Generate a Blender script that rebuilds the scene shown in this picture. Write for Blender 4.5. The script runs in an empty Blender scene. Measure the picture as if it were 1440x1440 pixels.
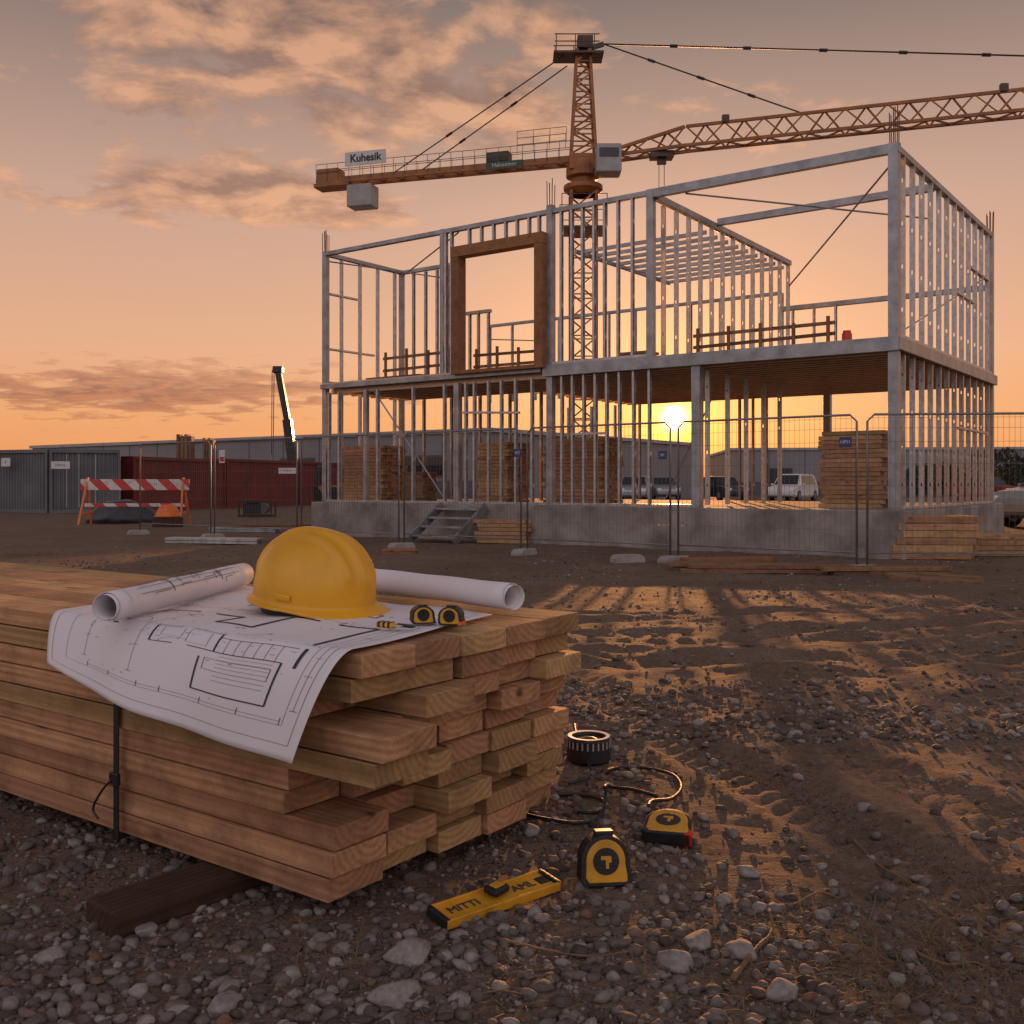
import bpy, bmesh, math, random
import numpy as np
from mathutils import Vector, Matrix, Euler, noise as mnoise
random.seed(7); rng=np.random.default_rng(5)
PI=math.pi; R=math.radians
sc=bpy.context.scene; C=sc.collection
# ------------------------------------------------------------------ materials
def s2l(c): return tuple(((x/255)/12.92 if x/255<=.04045 else ((x/255+.055)/1.055)**2.4) for x in c)
class NT:
    def __init__(s,nt): s.nt=nt
    def n(s,t,**k):
        o=s.nt.nodes.new(t)
        for a,b in k.items():
            if a.startswith('_'): o.inputs[a[1:].replace('_',' ')].default_value=b
            else: setattr(o,a,b)
        return o
    def l(s,a,b): s.nt.links.new(a,b)
    def math(s,op,a,b=None,c=None,clamp=False):
        o=s.nt.nodes.new('ShaderNodeMath'); o.operation=op; o.use_clamp=clamp
        for i,v in enumerate((a,b,c)):
            if v is None: continue
            if isinstance(v,(int,float)): o.inputs[i].default_value=v
            else: s.l(v,o.inputs[i])
        return o.outputs[0]
    def mix(s,f,a,b,blend='MIX'):
        o=s.nt.nodes.new('ShaderNodeMix'); o.data_type='RGBA'; o.blend_type=blend
        for i,v in ((0,f),(6,a),(7,b)):
            if isinstance(v,(int,float)): o.inputs[i].default_value=v
            elif isinstance(v,(tuple,list)): o.inputs[i].default_value=(*v[:3],1)
            else: s.l(v,o.inputs[i])
        return o.outputs[2]
    def ramp(s,f,stops,interp='LINEAR'):
        o=s.nt.nodes.new('ShaderNodeValToRGB'); cr=o.color_ramp; cr.interpolation=interp
        while len(cr.elements)<len(stops): cr.elements.new(.5)
        for e,(p,c) in zip(cr.elements,stops):
            e.position=p; e.color=(*c,1) if isinstance(c,(tuple,list)) else (c,c,c,1)
        s.l(f,o.inputs[0]); return o.outputs[0]
def mat(name,base,rough=.6,metal=0,var=.25,nsc=6,bump=.0,bsc=40,spec=.5,emis=None):
    m=bpy.data.materials.new(name); m.use_nodes=True; t=NT(m.node_tree); p=m.node_tree.nodes['Principled BSDF']
    tc=t.n('ShaderNodeTexCoord'); nz=t.n('ShaderNodeTexNoise',_Scale=nsc,_Detail=3.0,_Roughness=.6); t.l(tc.outputs['Object'],nz.inputs['Vector'])
    a=tuple(x*(1-var) for x in base); b=tuple(min(1,x*(1+var)) for x in base)
    f=t.ramp(nz.outputs[0],[(.3,0.),(.7,1.)])
    t.l(t.mix(f,a,b),p.inputs['Base Color'])
    p.inputs['Metallic'].default_value=metal
    p.inputs['Specular IOR Level'].default_value=spec
    t.l(t.math('MULTIPLY_ADD',nz.outputs[0],.25,rough-.12,clamp=True),p.inputs['Roughness'])
    if bump:
        nb=t.n('ShaderNodeTexNoise',_Scale=bsc,_Detail=4.0); t.l(tc.outputs['Object'],nb.inputs['Vector'])
        bp=t.n('ShaderNodeBump',_Strength=bump,_Distance=.01); t.l(nb.outputs[0],bp.inputs['Height']); t.l(bp.outputs[0],p.inputs['Normal'])
    if emis: p.inputs['Emission Color'].default_value=(*emis[:3],1); p.inputs['Emission Strength'].default_value=emis[3]
    return m
def wood(name,c1,c2,ring=90,rough=.75):
    m=bpy.data.materials.new(name); m.use_nodes=True; t=NT(m.node_tree); p=m.node_tree.nodes['Principled BSDF']
    tc=t.n('ShaderNodeTexCoord'); oi=t.n('ShaderNodeObjectInfo')
    off=t.n('ShaderNodeCombineXYZ'); r=oi.outputs['Random']
    t.l(t.math('MULTIPLY',r,7.3),off.inputs[0]); t.l(t.math('MULTIPLY_ADD',r,.16,-.11),off.inputs[1]); t.l(t.math('MULTIPLY_ADD',t.math('FRACT',t.math('MULTIPLY',r,17.7)),.10,-.13),off.inputs[2])
    va=t.n('ShaderNodeVectorMath',operation='ADD'); t.l(tc.outputs['Object'],va.inputs[0]); t.l(off.outputs[0],va.inputs[1])
    mp=t.n('ShaderNodeMapping'); mp.inputs['Scale'].default_value=(.05,1,1); t.l(va.outputs[0],mp.inputs['Vector'])
    wv=t.n('ShaderNodeTexWave',wave_type='RINGS',rings_direction='X'); wv.inputs['Scale'].default_value=ring/4; wv.inputs['Distortion'].default_value=1.1; wv.inputs['Detail'].default_value=2; wv.inputs['Detail Scale'].default_value=1.5
    t.l(mp.outputs[0],wv.inputs['Vector'])
    mp2=t.n('ShaderNodeMapping'); mp2.inputs['Scale'].default_value=(1.2,45,45); t.l(va.outputs[0],mp2.inputs['Vector'])
    n2=t.n('ShaderNodeTexNoise',_Scale=3.0,_Detail=5.0,_Roughness=.65); t.l(mp2.outputs[0],n2.inputs['Vector'])
    f=t.math('ADD',t.math('MULTIPLY',wv.outputs['Fac'],.30),t.math('MULTIPLY',n2.outputs[0],.8))
    col=t.mix(t.ramp(f,[(.28,0.),(.82,1.)]),c1,c2)
    mp3=t.n('ShaderNodeMapping'); mp3.inputs['Scale'].default_value=(3.4,9,9); t.l(va.outputs[0],mp3.inputs['Vector'])
    vo=t.n('ShaderNodeTexVoronoi',_Scale=1.0); t.l(mp3.outputs[0],vo.inputs['Vector'])
    kn=t.ramp(vo.outputs['Distance'],[(.0,1.),(.07,.95),(.11,.35),(.18,0.)])
    col=t.mix(t.math('MULTIPLY',kn,.85),col,tuple(x*.16 for x in c1))
    n3=t.n('ShaderNodeTexNoise',_Scale=7.0,_Detail=5.0,_Roughness=.75); t.l(va.outputs[0],n3.inputs['Vector'])
    col=t.mix(t.ramp(n3.outputs[0],[(.44,0.),(.72,.7)]),col,tuple(x*.40 for x in c1))
    v=t.math('MULTIPLY_ADD',t.math('FRACT',t.math('MULTIPLY',r,31.1)),.42,.74)
    hs=t.n('ShaderNodeHueSaturation'); t.l(col,hs.inputs['Color']); t.l(v,hs.inputs['Value'])
    t.l(t.math('MULTIPLY_ADD',t.math('FRACT',t.math('MULTIPLY',r,53.7)),.03,.482),hs.inputs['Hue'])
    t.l(hs.outputs[0],p.inputs['Base Color']); p.inputs['Roughness'].default_value=rough; p.inputs['Specular IOR Level'].default_value=.3
    bp=t.n('ShaderNodeBump',_Strength=.7,_Distance=.003); t.l(f,bp.inputs['Height']); t.l(bp.outputs[0],p.inputs['Normal'])
    return m
M={}
M['wood']=wood('pine_board',(.36,.195,.088),(.54,.33,.165))
M['woodold']=wood('old_timber',(.17,.09,.045),(.28,.165,.09))
M['wooddark']=wood('dark_bearer',(.04,.02,.012),(.075,.036,.022))
M['glulam']=wood('window_timber',(.27,.12,.05),(.38,.19,.085))
M['galv']=mat('galvanised_steel',(.44,.43,.43),.40,.7,.3,9,.1,30)
M['galvd']=mat('galvanised_beam',(.31,.315,.33),.45,.65,.35,4,.15,30)
M['deck']=mat('deck_sheet',(.55,.40,.28),.40,.3,.2,3)
M['joist']=mat('joist_steel',(.50,.36,.25),.35,.5,.2,5)
M['conc']=mat('concrete',(.25,.225,.205),.85,0,.4,2.2,.6,25)
M['concl']=mat('concrete_block',(.30,.275,.255),.85,0,.25,7,.4,50)
M['fence']=mat('fence_steel',(.22,.21,.21),.5,.6,.25,6)
M['wire']=mat('fence_wire',(.15,.14,.14),.5,.6,.2,6)
M['crane']=mat('crane_paint',(.30,.105,.025),.5,0,.35,1.5)
M['craned']=mat('crane_dark',(.08,.06,.05),.5,.3,.3,2)
M['cable']=mat('steel_cable',(.07,.06,.06),.5,.5,.2,2)
M['cabw']=mat('grey_panel',(.33,.31,.30),.5,0,.2,1.5)
M['white']=mat('white_paint',(.58,.56,.54),.5,0,.1,4)
M['black']=mat('black_rubber',(.012,.012,.013),.5,0,.3,40,.15,200)
M['blackg']=mat('black_plastic',(.015,.015,.016),.3,0,.2,30)
M['yellow']=mat('yellow_plastic',(.60,.29,.02),.42,0,.2,16,.1,90)
M['hat']=mat('hat_yellow',(.70,.34,.012),.33,0,.10,9,.06,60)
M['red']=mat('red_plastic',(.5,.03,.02),.4,0,.15,12)
M['redc']=mat('red_container',(.14,.018,.015),.6,0,.3,.8)
M['greyc']=mat('grey_container',(.12,.125,.13),.6,0,.25,.7)
M['ware']=mat('warehouse_cladding',(.20,.20,.215),.6,0,.1,.15)
M['wared']=mat('warehouse_dark',(.08,.08,.09),.6,0,.1,.3)
M['glass']=mat('dark_glass',(.02,.025,.03),.08,0,.1,2)
M['green']=mat('green_panel',(.03,.08,.05),.5,0,.2,4)
M['chrome']=mat('steel_hook',(.6,.6,.6),.25,1,.1,20)
M['rebar']=mat('rusty_rebar',(.16,.08,.05),.7,.4,.3,12)
M['blue']=mat('blue_sign',(.03,.05,.16),.5,0,.1,5)
M['orange']=mat('orange_plastic',(.70,.15,.03),.45,0,.15,9)
M['tyre']=mat('tyre_rubber',(.02,.02,.02),.8,0,.2,20)
M['darkcar']=mat('dark_car_paint',(.03,.035,.045),.25,.3,.1,3)
M['silver']=mat('silver_car_paint',(.30,.31,.33),.3,.5,.1,3)
M['lamp']=mat('lamp_lens',(.8,.8,.78),.1,0,.05,4)
M['ink']=mat('plan_ink',(.03,.03,.045),.7,0,.1,20)
M['twig']=mat('dry_twig',(.16,.09,.05),.8,0,.3,40,.3,100)
M['straw']=mat('dry_grass',(.15,.10,.05),.8,0,.4,30)
M['paper']=mat('plan_paper',(.68,.65,.68),.65,0,.06,3,.3,7)
M['tarp']=mat('dark_tarpaulin',(.03,.035,.045),.4,0,.3,4,.5,8)
M['leaf']=mat('foliage',(.04,.045,.02),.8,0,.4,2)
def stripes():
    m=bpy.data.materials.new('red_white_stripes'); m.use_nodes=True; t=NT(m.node_tree); p=m.node_tree.nodes['Principled BSDF']
    tc=t.n('ShaderNodeTexCoord'); sp=t.n('ShaderNodeSeparateXYZ'); t.l(tc.outputs['Object'],sp.inputs[0])
    f=t.math('FRACT',t.math('MULTIPLY',t.math('ADD',sp.outputs[0],sp.outputs[2]),1.75))
    nz=t.n('ShaderNodeTexNoise',_Scale=7.0,_Detail=4.0); t.l(tc.outputs['Object'],nz.inputs['Vector'])
    c=t.mix(t.math('GREATER_THAN',f,.5),(.50,.04,.03),(.60,.56,.52))
    t.l(t.mix(t.ramp(nz.outputs[0],[(.5,0.),(.75,.5)]),c,(.2,.13,.1)),p.inputs['Base Color']); p.inputs['Roughness'].default_value=.5
    return m
M['stripes']=stripes()
def stone_mat():
    m=bpy.data.materials.new('gravel_stone'); m.use_nodes=True; t=NT(m.node_tree); p=m.node_tree.nodes['Principled BSDF']
    ge=t.n('ShaderNodeNewGeometry'); tc=t.n('ShaderNodeTexCoord')
    col=t.ramp(ge.outputs['Random Per Island'],[(0,(.08,.06,.05)),(.35,(.14,.115,.10)),(.7,(.21,.18,.16)),(.92,(.34,.31,.285)),(1,(.20,.10,.06))])
    nz=t.n('ShaderNodeTexNoise',_Scale=90.0,_Detail=4.0,_Roughness=.7); t.l(tc.outputs['Object'],nz.inputs['Vector'])
    col=t.mix(.75,col,t.ramp(nz.outputs[0],[(.3,.35),(.7,1.0)]),'MULTIPLY')
    t.l(col,p.inputs['Base Color']); p.inputs['Roughness'].default_value=.8; p.inputs['Specular IOR Level'].default_value=.3
    bp=t.n('ShaderNodeBump',_Strength=.6,_Distance=.003); t.l(nz.outputs[0],bp.inputs['Height']); t.l(bp.outputs[0],p.inputs['Normal'])
    return m
M['stone']=stone_mat()
def ground_mat():
    m=bpy.data.materials.new('dirt_ground'); m.use_nodes=True; t=NT(m.node_tree); p=m.node_tree.nodes['Principled BSDF']
    tc=t.n('ShaderNodeTexCoord'); o=tc.outputs['Object']
    n1=t.n('ShaderNodeTexNoise',_Scale=.9,_Detail=6.0,_Roughness=.65); t.l(o,n1.inputs['Vector'])
    n2=t.n('ShaderNodeTexNoise',_Scale=42.0,_Detail=5.0,_Roughness=.75); t.l(o,n2.inputs['Vector'])
    n4=t.n('ShaderNodeTexNoise',_Scale=6.0,_Detail=6.0,_Roughness=.75); t.l(o,n4.inputs['Vector'])
    v1=t.n('ShaderNodeTexVoronoi',_Scale=60.0); t.l(o,v1.inputs['Vector'])
    col=t.mix(t.ramp(n1.outputs[0],[(.35,0.),(.65,1.)]),(.135,.085,.06),(.21,.145,.105))
    col=t.mix(t.ramp(n4.outputs[0],[(.38,.55),(.58,0.)]),col,(.085,.053,.038))
    col=t.mix(t.ramp(n2.outputs[0],[(.45,0.),(.72,.6)]),col,(.26,.195,.15))
    peb=t.ramp(v1.outputs['Distance'],[(.0,1.),(.30,.7),(.38,0.)])
    sel=t.ramp(n4.outputs[0],[(.43,0.),(.54,1.)])
    pc=t.mix(.75,(.26,.23,.21),v1.outputs['Color'],'MULTIPLY')
    col=t.mix(t.math('MULTIPLY',peb,t.math('MULTIPLY',sel,.8)),col,t.mix(.55,pc,(.20,.17,.15)))
    t.l(col,p.inputs['Base Color']); p.inputs['Roughness'].default_value=.9; p.inputs['Specular IOR Level'].default_value=.15
    h=t.math('ADD',t.math('MULTIPLY',n2.outputs[0],.5),t.math('ADD',t.math('MULTIPLY',t.math('MULTIPLY',peb,sel),.5),t.math('MULTIPLY',n4.outputs[0],1.0)))
    bp=t.n('ShaderNodeBump',_Strength=.85,_Distance=.03); t.l(h,bp.inputs['Height']); t.l(bp.outputs[0],p.inputs['Normal'])
    return m
M['ground']=ground_mat()
# ------------------------------------------------------------------ mesh helpers
class MB:
    def __init__(s): s.v=[]; s.f=[]
    def add(s,vs,fs):
        b=len(s.v); s.v+= [tuple(v) for v in vs]; s.f+=[tuple(i+b for i in f) for f in fs]
    def box(s,c,d,rz=0,mtx=None):
        x,y,z=d[0]/2,d[1]/2,d[2]/2
        vs=[Vector((a*x,b*y,e*z)) for a in(-1,1) for b in(-1,1) for e in(-1,1)]
        if rz: vs=[Matrix.Rotation(rz,3,'Z')@v for v in vs]
        if mtx: vs=[mtx@v for v in vs]
        c=Vector(c); s.add([v+c for v in vs],[(0,1,3,2),(4,6,7,5),(0,4,5,1),(2,3,7,6),(0,2,6,4),(1,5,7,3)])
    def bb(s,x0,x1,y0,y1,z0,z1): s.box(((x0+x1)/2,(y0+y1)/2,(z0+z1)/2),(abs(x1-x0),abs(y1-y0),abs(z1-z0)))
    def beam(s,p0,p1,w,h):
        p0=Vector(p0);p1=Vector(p1); d=(p1-p0); L=d.length
        if L<1e-6: return
        d.normalize(); up=Vector((0,0,1)) if abs(d.z)<.95 else Vector((0,1,0))
        sd=d.cross(up).normalized(); up=sd.cross(d)
        vs=[p+sd*a*w/2+up*b*h/2 for p in(p0,p1) for a,b in((-1,-1),(1,-1),(1,1),(-1,1))]
        s.add(vs,[(3,2,1,0),(4,5,6,7),(0,1,5,4),(1,2,6,5),(2,3,7,6),(3,0,4,7)])
    def tube(s,pts,r,n=8,cap=True):
        pts=[Vector(p) for p in pts]; N=len(pts); vs=[];fs=[]; prev=None
        for i,p in enumerate(pts):
            d=(pts[min(i+1,N-1)]-pts[max(i-1,0)]).normalized()
            if prev is None:
                a=Vector((0,0,1)) if abs(d.z)<.9 else Vector((1,0,0)); sd=d.cross(a).normalized()
            else: sd=(prev-d*prev.dot(d)).normalized()
            prev=sd; up=sd.cross(d); rr=r[i] if isinstance(r,(list,tuple)) else r
            for k in range(n):
                a=2*PI*k/n; vs.append(p+sd*math.cos(a)*rr+up*math.sin(a)*rr)
        for i in range(N-1):
            for k in range(n): fs.append((i*n+k,i*n+(k+1)%n,(i+1)*n+(k+1)%n,(i+1)*n+k))
        if cap: fs.append(tuple(range(n))[::-1]); fs.append(tuple((N-1)*n+k for k in range(n)))
        s.add(vs,fs)
    def prism(s,outline,y0,y1):
        n=len(outline); vs=[(x,y0,z) for x,z in outline]+[(x,y1,z) for x,z in outline]
        fs=[tuple(range(n)),tuple(range(2*n-1,n-1,-1))]+[(i,i+n,(i+1)%n+n,(i+1)%n) for i in range(n)]
        s.add(vs,fs)
    def lathe(s,prof,c=(0,0,0),n=32):
        vs=[];fs=[];c=Vector(c)
        for r,z in prof:
            for k in range(n): a=2*PI*k/n; vs.append(c+Vector((r*math.cos(a),r*math.sin(a),z)))
        for i in range(len(prof)-1):
            for k in range(n): fs.append((i*n+k,i*n+(k+1)%n,(i+1)*n+(k+1)%n,(i+1)*n+k))
        s.add(vs,fs)
    def mesh(s,name,smooth=False):
        me=bpy.data.meshes.new(name); me.from_pydata(s.v,[],s.f); 
        bm=bmesh.new(); bm.from_mesh(me); bmesh.ops.recalc_face_normals(bm,faces=bm.faces); bm.to_mesh(me); bm.free()
        if smooth: me.shade_smooth()
        return me
    def build(s,name,m,parent=None,bevel=0,smooth=False,world=None,seg=2):
        if world is not None:
            w=Vector(world); s.v=[tuple(Vector(v)-w) for v in s.v]
        me=s.mesh(name,smooth); me.materials.append(m)
        o=bpy.data.objects.new(name,me); C.objects.link(o)
        if parent: o.parent=parent
        elif world is not None: o.location=world
        if bevel:
            b=o.modifiers.new('bevel','BEVEL'); b.width=bevel; b.segments=seg; b.limit_method='ANGLE'; b.angle_limit=R(40)
        return o
def tag(o,label,cat,group=None,kind=None):
    if label: o['label']=label
    if cat: o['category']=cat
    if group: o['group']=group
    if kind: o['kind']=kind
    return o
def thing(name,label,cat,loc=(0,0,0),rz=0,group=None,rot=None):
    o=bpy.data.objects.new(name,None); C.objects.link(o); o.empty_display_size=.1
    o.location=loc; o.rotation_euler=rot if rot else (0,0,rz); return tag(o,label,cat,group)
def inst(o,parent,loc=(0,0,0),rot=(0,0,0),scale=(1,1,1)):
    c=o.copy(); C.objects.link(c); c.parent=parent; c.location=loc; c.rotation_euler=rot; c.scale=scale; return c
def text(name,s,size,m,parent,loc,rot,ext=.001,bold=0,sx=1):
    cu=bpy.data.curves.new(name,'FONT'); cu.body=s; cu.size=size; cu.extrude=ext; cu.offset=bold; cu.align_x='CENTER'; cu.align_y='CENTER'
    t=bpy.data.objects.new('tmp',cu); C.objects.link(t); dg=bpy.context.evaluated_depsgraph_get(); dg.update()
    me=bpy.data.meshes.new_from_object(t.evaluated_get(dg)); bpy.data.objects.remove(t)
    me.materials.clear(); me.materials.append(m); o=bpy.data.objects.new(name,me); C.objects.link(o); o.parent=parent; o.location=loc; o.rotation_euler=rot; o.scale=(sx,1,1); return o
def crom(P,n=8):
    P=[Vector(p) for p in P]; out=[]
    for i in range(len(P)-1):
        a,b,c,d=P[max(i-1,0)],P[i],P[i+1],P[min(i+2,len(P)-1)]
        for k in range(n):
            t=k/n; out.append(.5*((2*b)+(c-a)*t+(2*a-5*b+4*c-d)*t*t+(3*b-a-3*c+d)*t**3))
    out.append(P[-1]); return out
# ------------------------------------------------------------------ terrain
CAMZ=.75
def g(Y):
    t=min(1,max(0,(Y-3)/9)); return -.3*t*t*(3-2*t)
def ruts(x,y):
    h=0
    if 1<y<4.4:
        for off,dep,am in((0,.016,.012),(.36,.008,.004)):
            d=x-(.70+off)+(y-2.4)*.28-.03*math.sin(y*1.6)
            if abs(d)<.3:
                w=math.exp(-(d/.10)**4)*min(1,(4.4-y)/1.2)*min(1,y-1); lug=math.sin((y+abs(d)*.9)*2*PI/.068)
                h+=-dep*w+am*w*max(-.6,min(.6,lug*1.6))+.010*math.exp(-((abs(d)-.14)/.035)**2)*min(1,(4.4-y)/1.2)
    for k,(cx,cy,rr) in enumerate(((9,-5,11.2),(9,-5,11.9),(9,-5,12.9),(-3,16,12.2),(-3,16,11.4),(-3,16,10.3),(14,2,9.6),(14,2,11.0),(14,2,12.1),(2,-9,13.5),(2,-9,14.6),(2,-9,15.9))):
        d=abs(math.hypot(x-cx,y-cy)-rr)
        if y>3 and d<.8:
            w=math.exp(-(d/.14)**2)*min(1,(y-3)/1.5); h+=-.020*w+.012*math.exp(-((d-.24)/.08)**2)*min(1,(y-3)/1.5)+.008*w*math.sin(math.atan2(y-cy,x-cx)*rr*2*PI/.15)
    return h
def gh(x,y):
    h=g(y)
    far=min(1,max(0,(y-2.5)/6))
    h+=.009*mnoise.noise(Vector((x*2.3,y*2.3,0)))+(.005+.008*far)*mnoise.noise(Vector((x*8,y*8,3)))
    if y<10: h+=.0045*mnoise.noise(Vector((x*25,y*25,5)))
    h+=far*.025*mnoise.noise(Vector((x*.9,y*.9,8)))
    if y<14: h+=ruts(x,y)
    return h
def G(px,py,dz=0):
    Y=3
    for _ in range(60): Y=1440*(CAMZ-g(Y)-dz)/(py-680)*.5+Y*.5
    return Vector(((px-720)/1440*Y,Y,g(Y)+dz))
def P3(px,py,Y): return Vector(((px-720)/1440*Y,Y,CAMZ+(680-py)/1440*Y))
ys=list(np.linspace(-12,.6,12,endpoint=False))
y=.6
while y<700:
    ys.append(y); y+= .0068*max(y,.9)**1.1 if y<16 else y*.05
nx=330; vs=[]
for yy in ys:
    W=2.2+1.25*max(0,yy)+ (0 if yy>0 else 10)
    for i in range(nx+1):
        s=i/nx*2-1; xx=s*W*(.38+.62*s*s)
        vs.append((xx,yy,gh(xx,yy) if yy>0 and yy<60 else g(yy)))
fs=[(j*(nx+1)+i,j*(nx+1)+i+1,(j+1)*(nx+1)+i+1,(j+1)*(nx+1)+i) for j in range(len(ys)-1) for i in range(nx)]
me=bpy.data.meshes.new('ground'); me.from_pydata(vs,[],fs); me.shade_smooth(); me.materials.append(M['ground'])
o=bpy.data.objects.new('ground',me); C.objects.link(o); o['kind']='structure'
# gravel ------------------------------------------------------------
def ico(sub):
    bm=bmesh.new(); bmesh.ops.create_icosphere(bm,subdivisions=sub,radius=1); v=np.array([x.co[:] for x in bm.verts]); f=np.array([[a.index for a in q.verts] for q in bm.faces]); bm.free(); return v,f
iv,fi=ico(2); iv1,fi1=ico(3); variants=[]; big=[]
def chip(p,off,rs):
    p=Vector(p); w=1+.35*mnoise.noise(p*1.1+off)+.14*mnoise.noise(p*2.9+off); q=p*w
    for nrm,dd in rs:
        k=q.dot(nrm)-dd
        if k>0: q=q-nrm*k*.92
    return q
rr_=random.Random(11)
for k in range(16):
    off=Vector((k*7.1,k*3.3,k)); rs=[(Vector((rr_.gauss(0,1),rr_.gauss(0,1),rr_.gauss(0,1))).normalized(),rr_.uniform(.55,.85)) for _ in range(6)]
    variants.append(np.array([chip(p,off,rs)[:] for p in iv])); big.append([chip(p,off,rs) for p in iv1])
def gravel(name,pos,sizes):
    V=[];F=[];b=0
    for (x,y,z),s in zip(pos,sizes):
        q=variants[rng.integers(len(variants))]*np.array([s*rng.uniform(.8,1.35),s*rng.uniform(.7,1.1),s*rng.uniform(.5,.85)])
        a=rng.uniform(0,2*PI); c,sn=math.cos(a),math.sin(a); Rz=np.array([[c,-sn,0],[sn,c,0],[0,0,1]])
        t=rng.uniform(-.5,.5); Rx=np.array([[1,0,0],[0,math.cos(t),-math.sin(t)],[0,math.sin(t),math.cos(t)]])
        V.append(q@(Rz@Rx).T+np.array([x,y,z+s*.22])); F.append(fi+b); b+=len(q)
    V=np.concatenate(V);F=np.concatenate(F); me=bpy.data.meshes.new(name)
    me.vertices.add(len(V)); me.vertices.foreach_set('co',V.ravel()); me.loops.add(F.size); me.loops.foreach_set('vertex_index',F.ravel().astype(np.int32))
    me.polygons.add(len(F)); me.polygons.foreach_set('loop_start',np.arange(0,F.size,3,dtype=np.int32)); me.update(calc_edges=True); me.validate(); me.shade_smooth()
    me.materials.append(M['stone']); o=bpy.data.objects.new(name,me); C.objects.link(o); return o
pos=[];siz=[]
def dens(x,y):
    n=mnoise.noise(Vector((x*1.7,y*1.7,20)))*.5+.5
    d=max(0,min(1,(n-.22)*2.0))
    if y<2.3: d=max(d,.75 if x<.45 else .35)
    if x>.35 and 1.9<y<3.2: d*=.25
    if y<1.75: d=max(d,1 if x<.3 else .5)
    return d
while len(pos)<19000:
    y=.95+ (rng.random()**1.6)*3.0; x=rng.uniform(-.62,.62)*y*1.1
    if rng.random()<dens(x,y):
        pos.append((x,y,gh(x,y))); siz.append(.0034+.0135*rng.random()**3.4)
n0=len(pos)
while len(pos)<n0+9500:
    y=3.0+(rng.random()**1.5)*14; x=rng.uniform(-.6,.6)*y
    n=mnoise.noise(Vector((x*.6,y*.6,40)))
    if rng.random()<max(.16,(n+.15)*1.3): pos.append((x,y,gh(x,y))); siz.append(.005+.016*rng.random()**3)
o=gravel('gravel',pos,siz); tag(o,'loose grey gravel and pebbles scattered over the dirt','gravel',kind='stuff')
rocks=[(575,1352,.034,'largest pale rounded rock below the yellow level'),(556,1406,.030,'squarish pale rock at the bottom edge of the gravel'),(985,1332,.024,'light tan rock at lower right beside the dry stick'),(945,1358,.026,'flat tan rock left of the stick on the dark soil'),
(1050,1232,.019,'small pale rock right of the upright tape measure'),(68,1350,.022,'flat pale rock at far lower left under the bearer'),(205,1310,.016,'pale elongated stone just below the dark timber bearer'),(745,1172,.020,'brown rounded rock beside the end of the lumber bundle'),
(1292,1225,.015,'white stone at right beside the thin twig'),(1215,1140,.016,'pale stone on the bare dirt at right above the twig'),(1098,1402,.022,'grey rock in the bottom right gravel'),(320,1420,.024,'tan rock at the bottom left edge'),(1045,1345,.024,'pale angular rock touching the thick dry stick'),(645,1410,.016,'small pale rock at the bottom beside the short twig')]
for k,(px,py,s,lb) in enumerate(rocks):
    p=G(px,py); mb=MB()
    mb.add([(v.x*s*1.35,v.y*s,v.z*s*.7) for v in big[k%16]],[tuple(f) for f in fi1]); r=mb.build('rock',M['stone'],None,smooth=True)
    r.location=(p.x,p.y,gh(p.x,p.y)+s*.22); r.rotation_euler=(0,0,k*.7); tag(r,lb,'rock','larger rocks among the gravel')
def stick(pts,r,lb,group=None):
    W=G(*pts[0]); P=[]
    for q in pts:
        p=G(q[0],q[1]); P.append((p.x,p.y,gh(p.x,p.y)+.008+(q[2] if len(q)>2 else 0)))
    P=crom(P,5); n=len(P); mb=MB(); mb.tube(P,[r*(1-.7*i/n)*(1+.2*math.sin(i*2.1)) for i in range(n)],6)
    tag(mb.build('twig',M['twig'],None,world=W,smooth=True),lb,'twig','dry twigs on the ground')
stick([(1030,1388),(1062,1345),(1085,1318),(1082,1292,.01)],.0055,'thick dry stick leaning between rocks at lower right')
stick([(1200,1180),(1235,1208),(1262,1228),(1295,1256)],.003,'thin dry twig on bare dirt at right')
stick([(1180,1270),(1150,1262),(1110,1275),(1070,1262)],.0025,'thin curved twig left of the right hand pebble field')
stick([(700,1325),(760,1340),(830,1352),(900,1347)],.003,'long thin twig below the yellow level')
stick([(1290,1345),(1330,1362),(1375,1358),(1420,1380)],.0025,'thin twig in the bottom right corner')
stick([(640,1415),(700,1400),(745,1408)],.002,'short thin twig at the bottom centre')
mb=MB(); gr=random.Random(4)
for k in range(1500):
    px=gr.gauss(1290,110) if k%3 else gr.uniform(380,1440); py=gr.gauss(1350,55) if k%3 else gr.uniform(1290,1440)
    if py<1240 or py>1438: continue
    p=G(px,py); z=gh(p.x,p.y)+.003; a=gr.uniform(0,2*PI); L=gr.uniform(.015,.05); u=gr.uniform(.05,.5)
    d=Vector((math.cos(a),math.sin(a),u))*L; s=Vector((-math.sin(a),math.cos(a),0))*.0007; b=Vector((p.x,p.y,z))
    mb.add([b-s,b+s,b+d*.6+s+Vector((0,0,.003)),b+d*.6-s+Vector((0,0,.003)),b+d],[(0,1,2,3),(3,2,4)])
tag(mb.build('dry_grass',M['straw']),'thin dry grass blades and straw on the dark soil at lower right','dry grass',kind='stuff')
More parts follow.
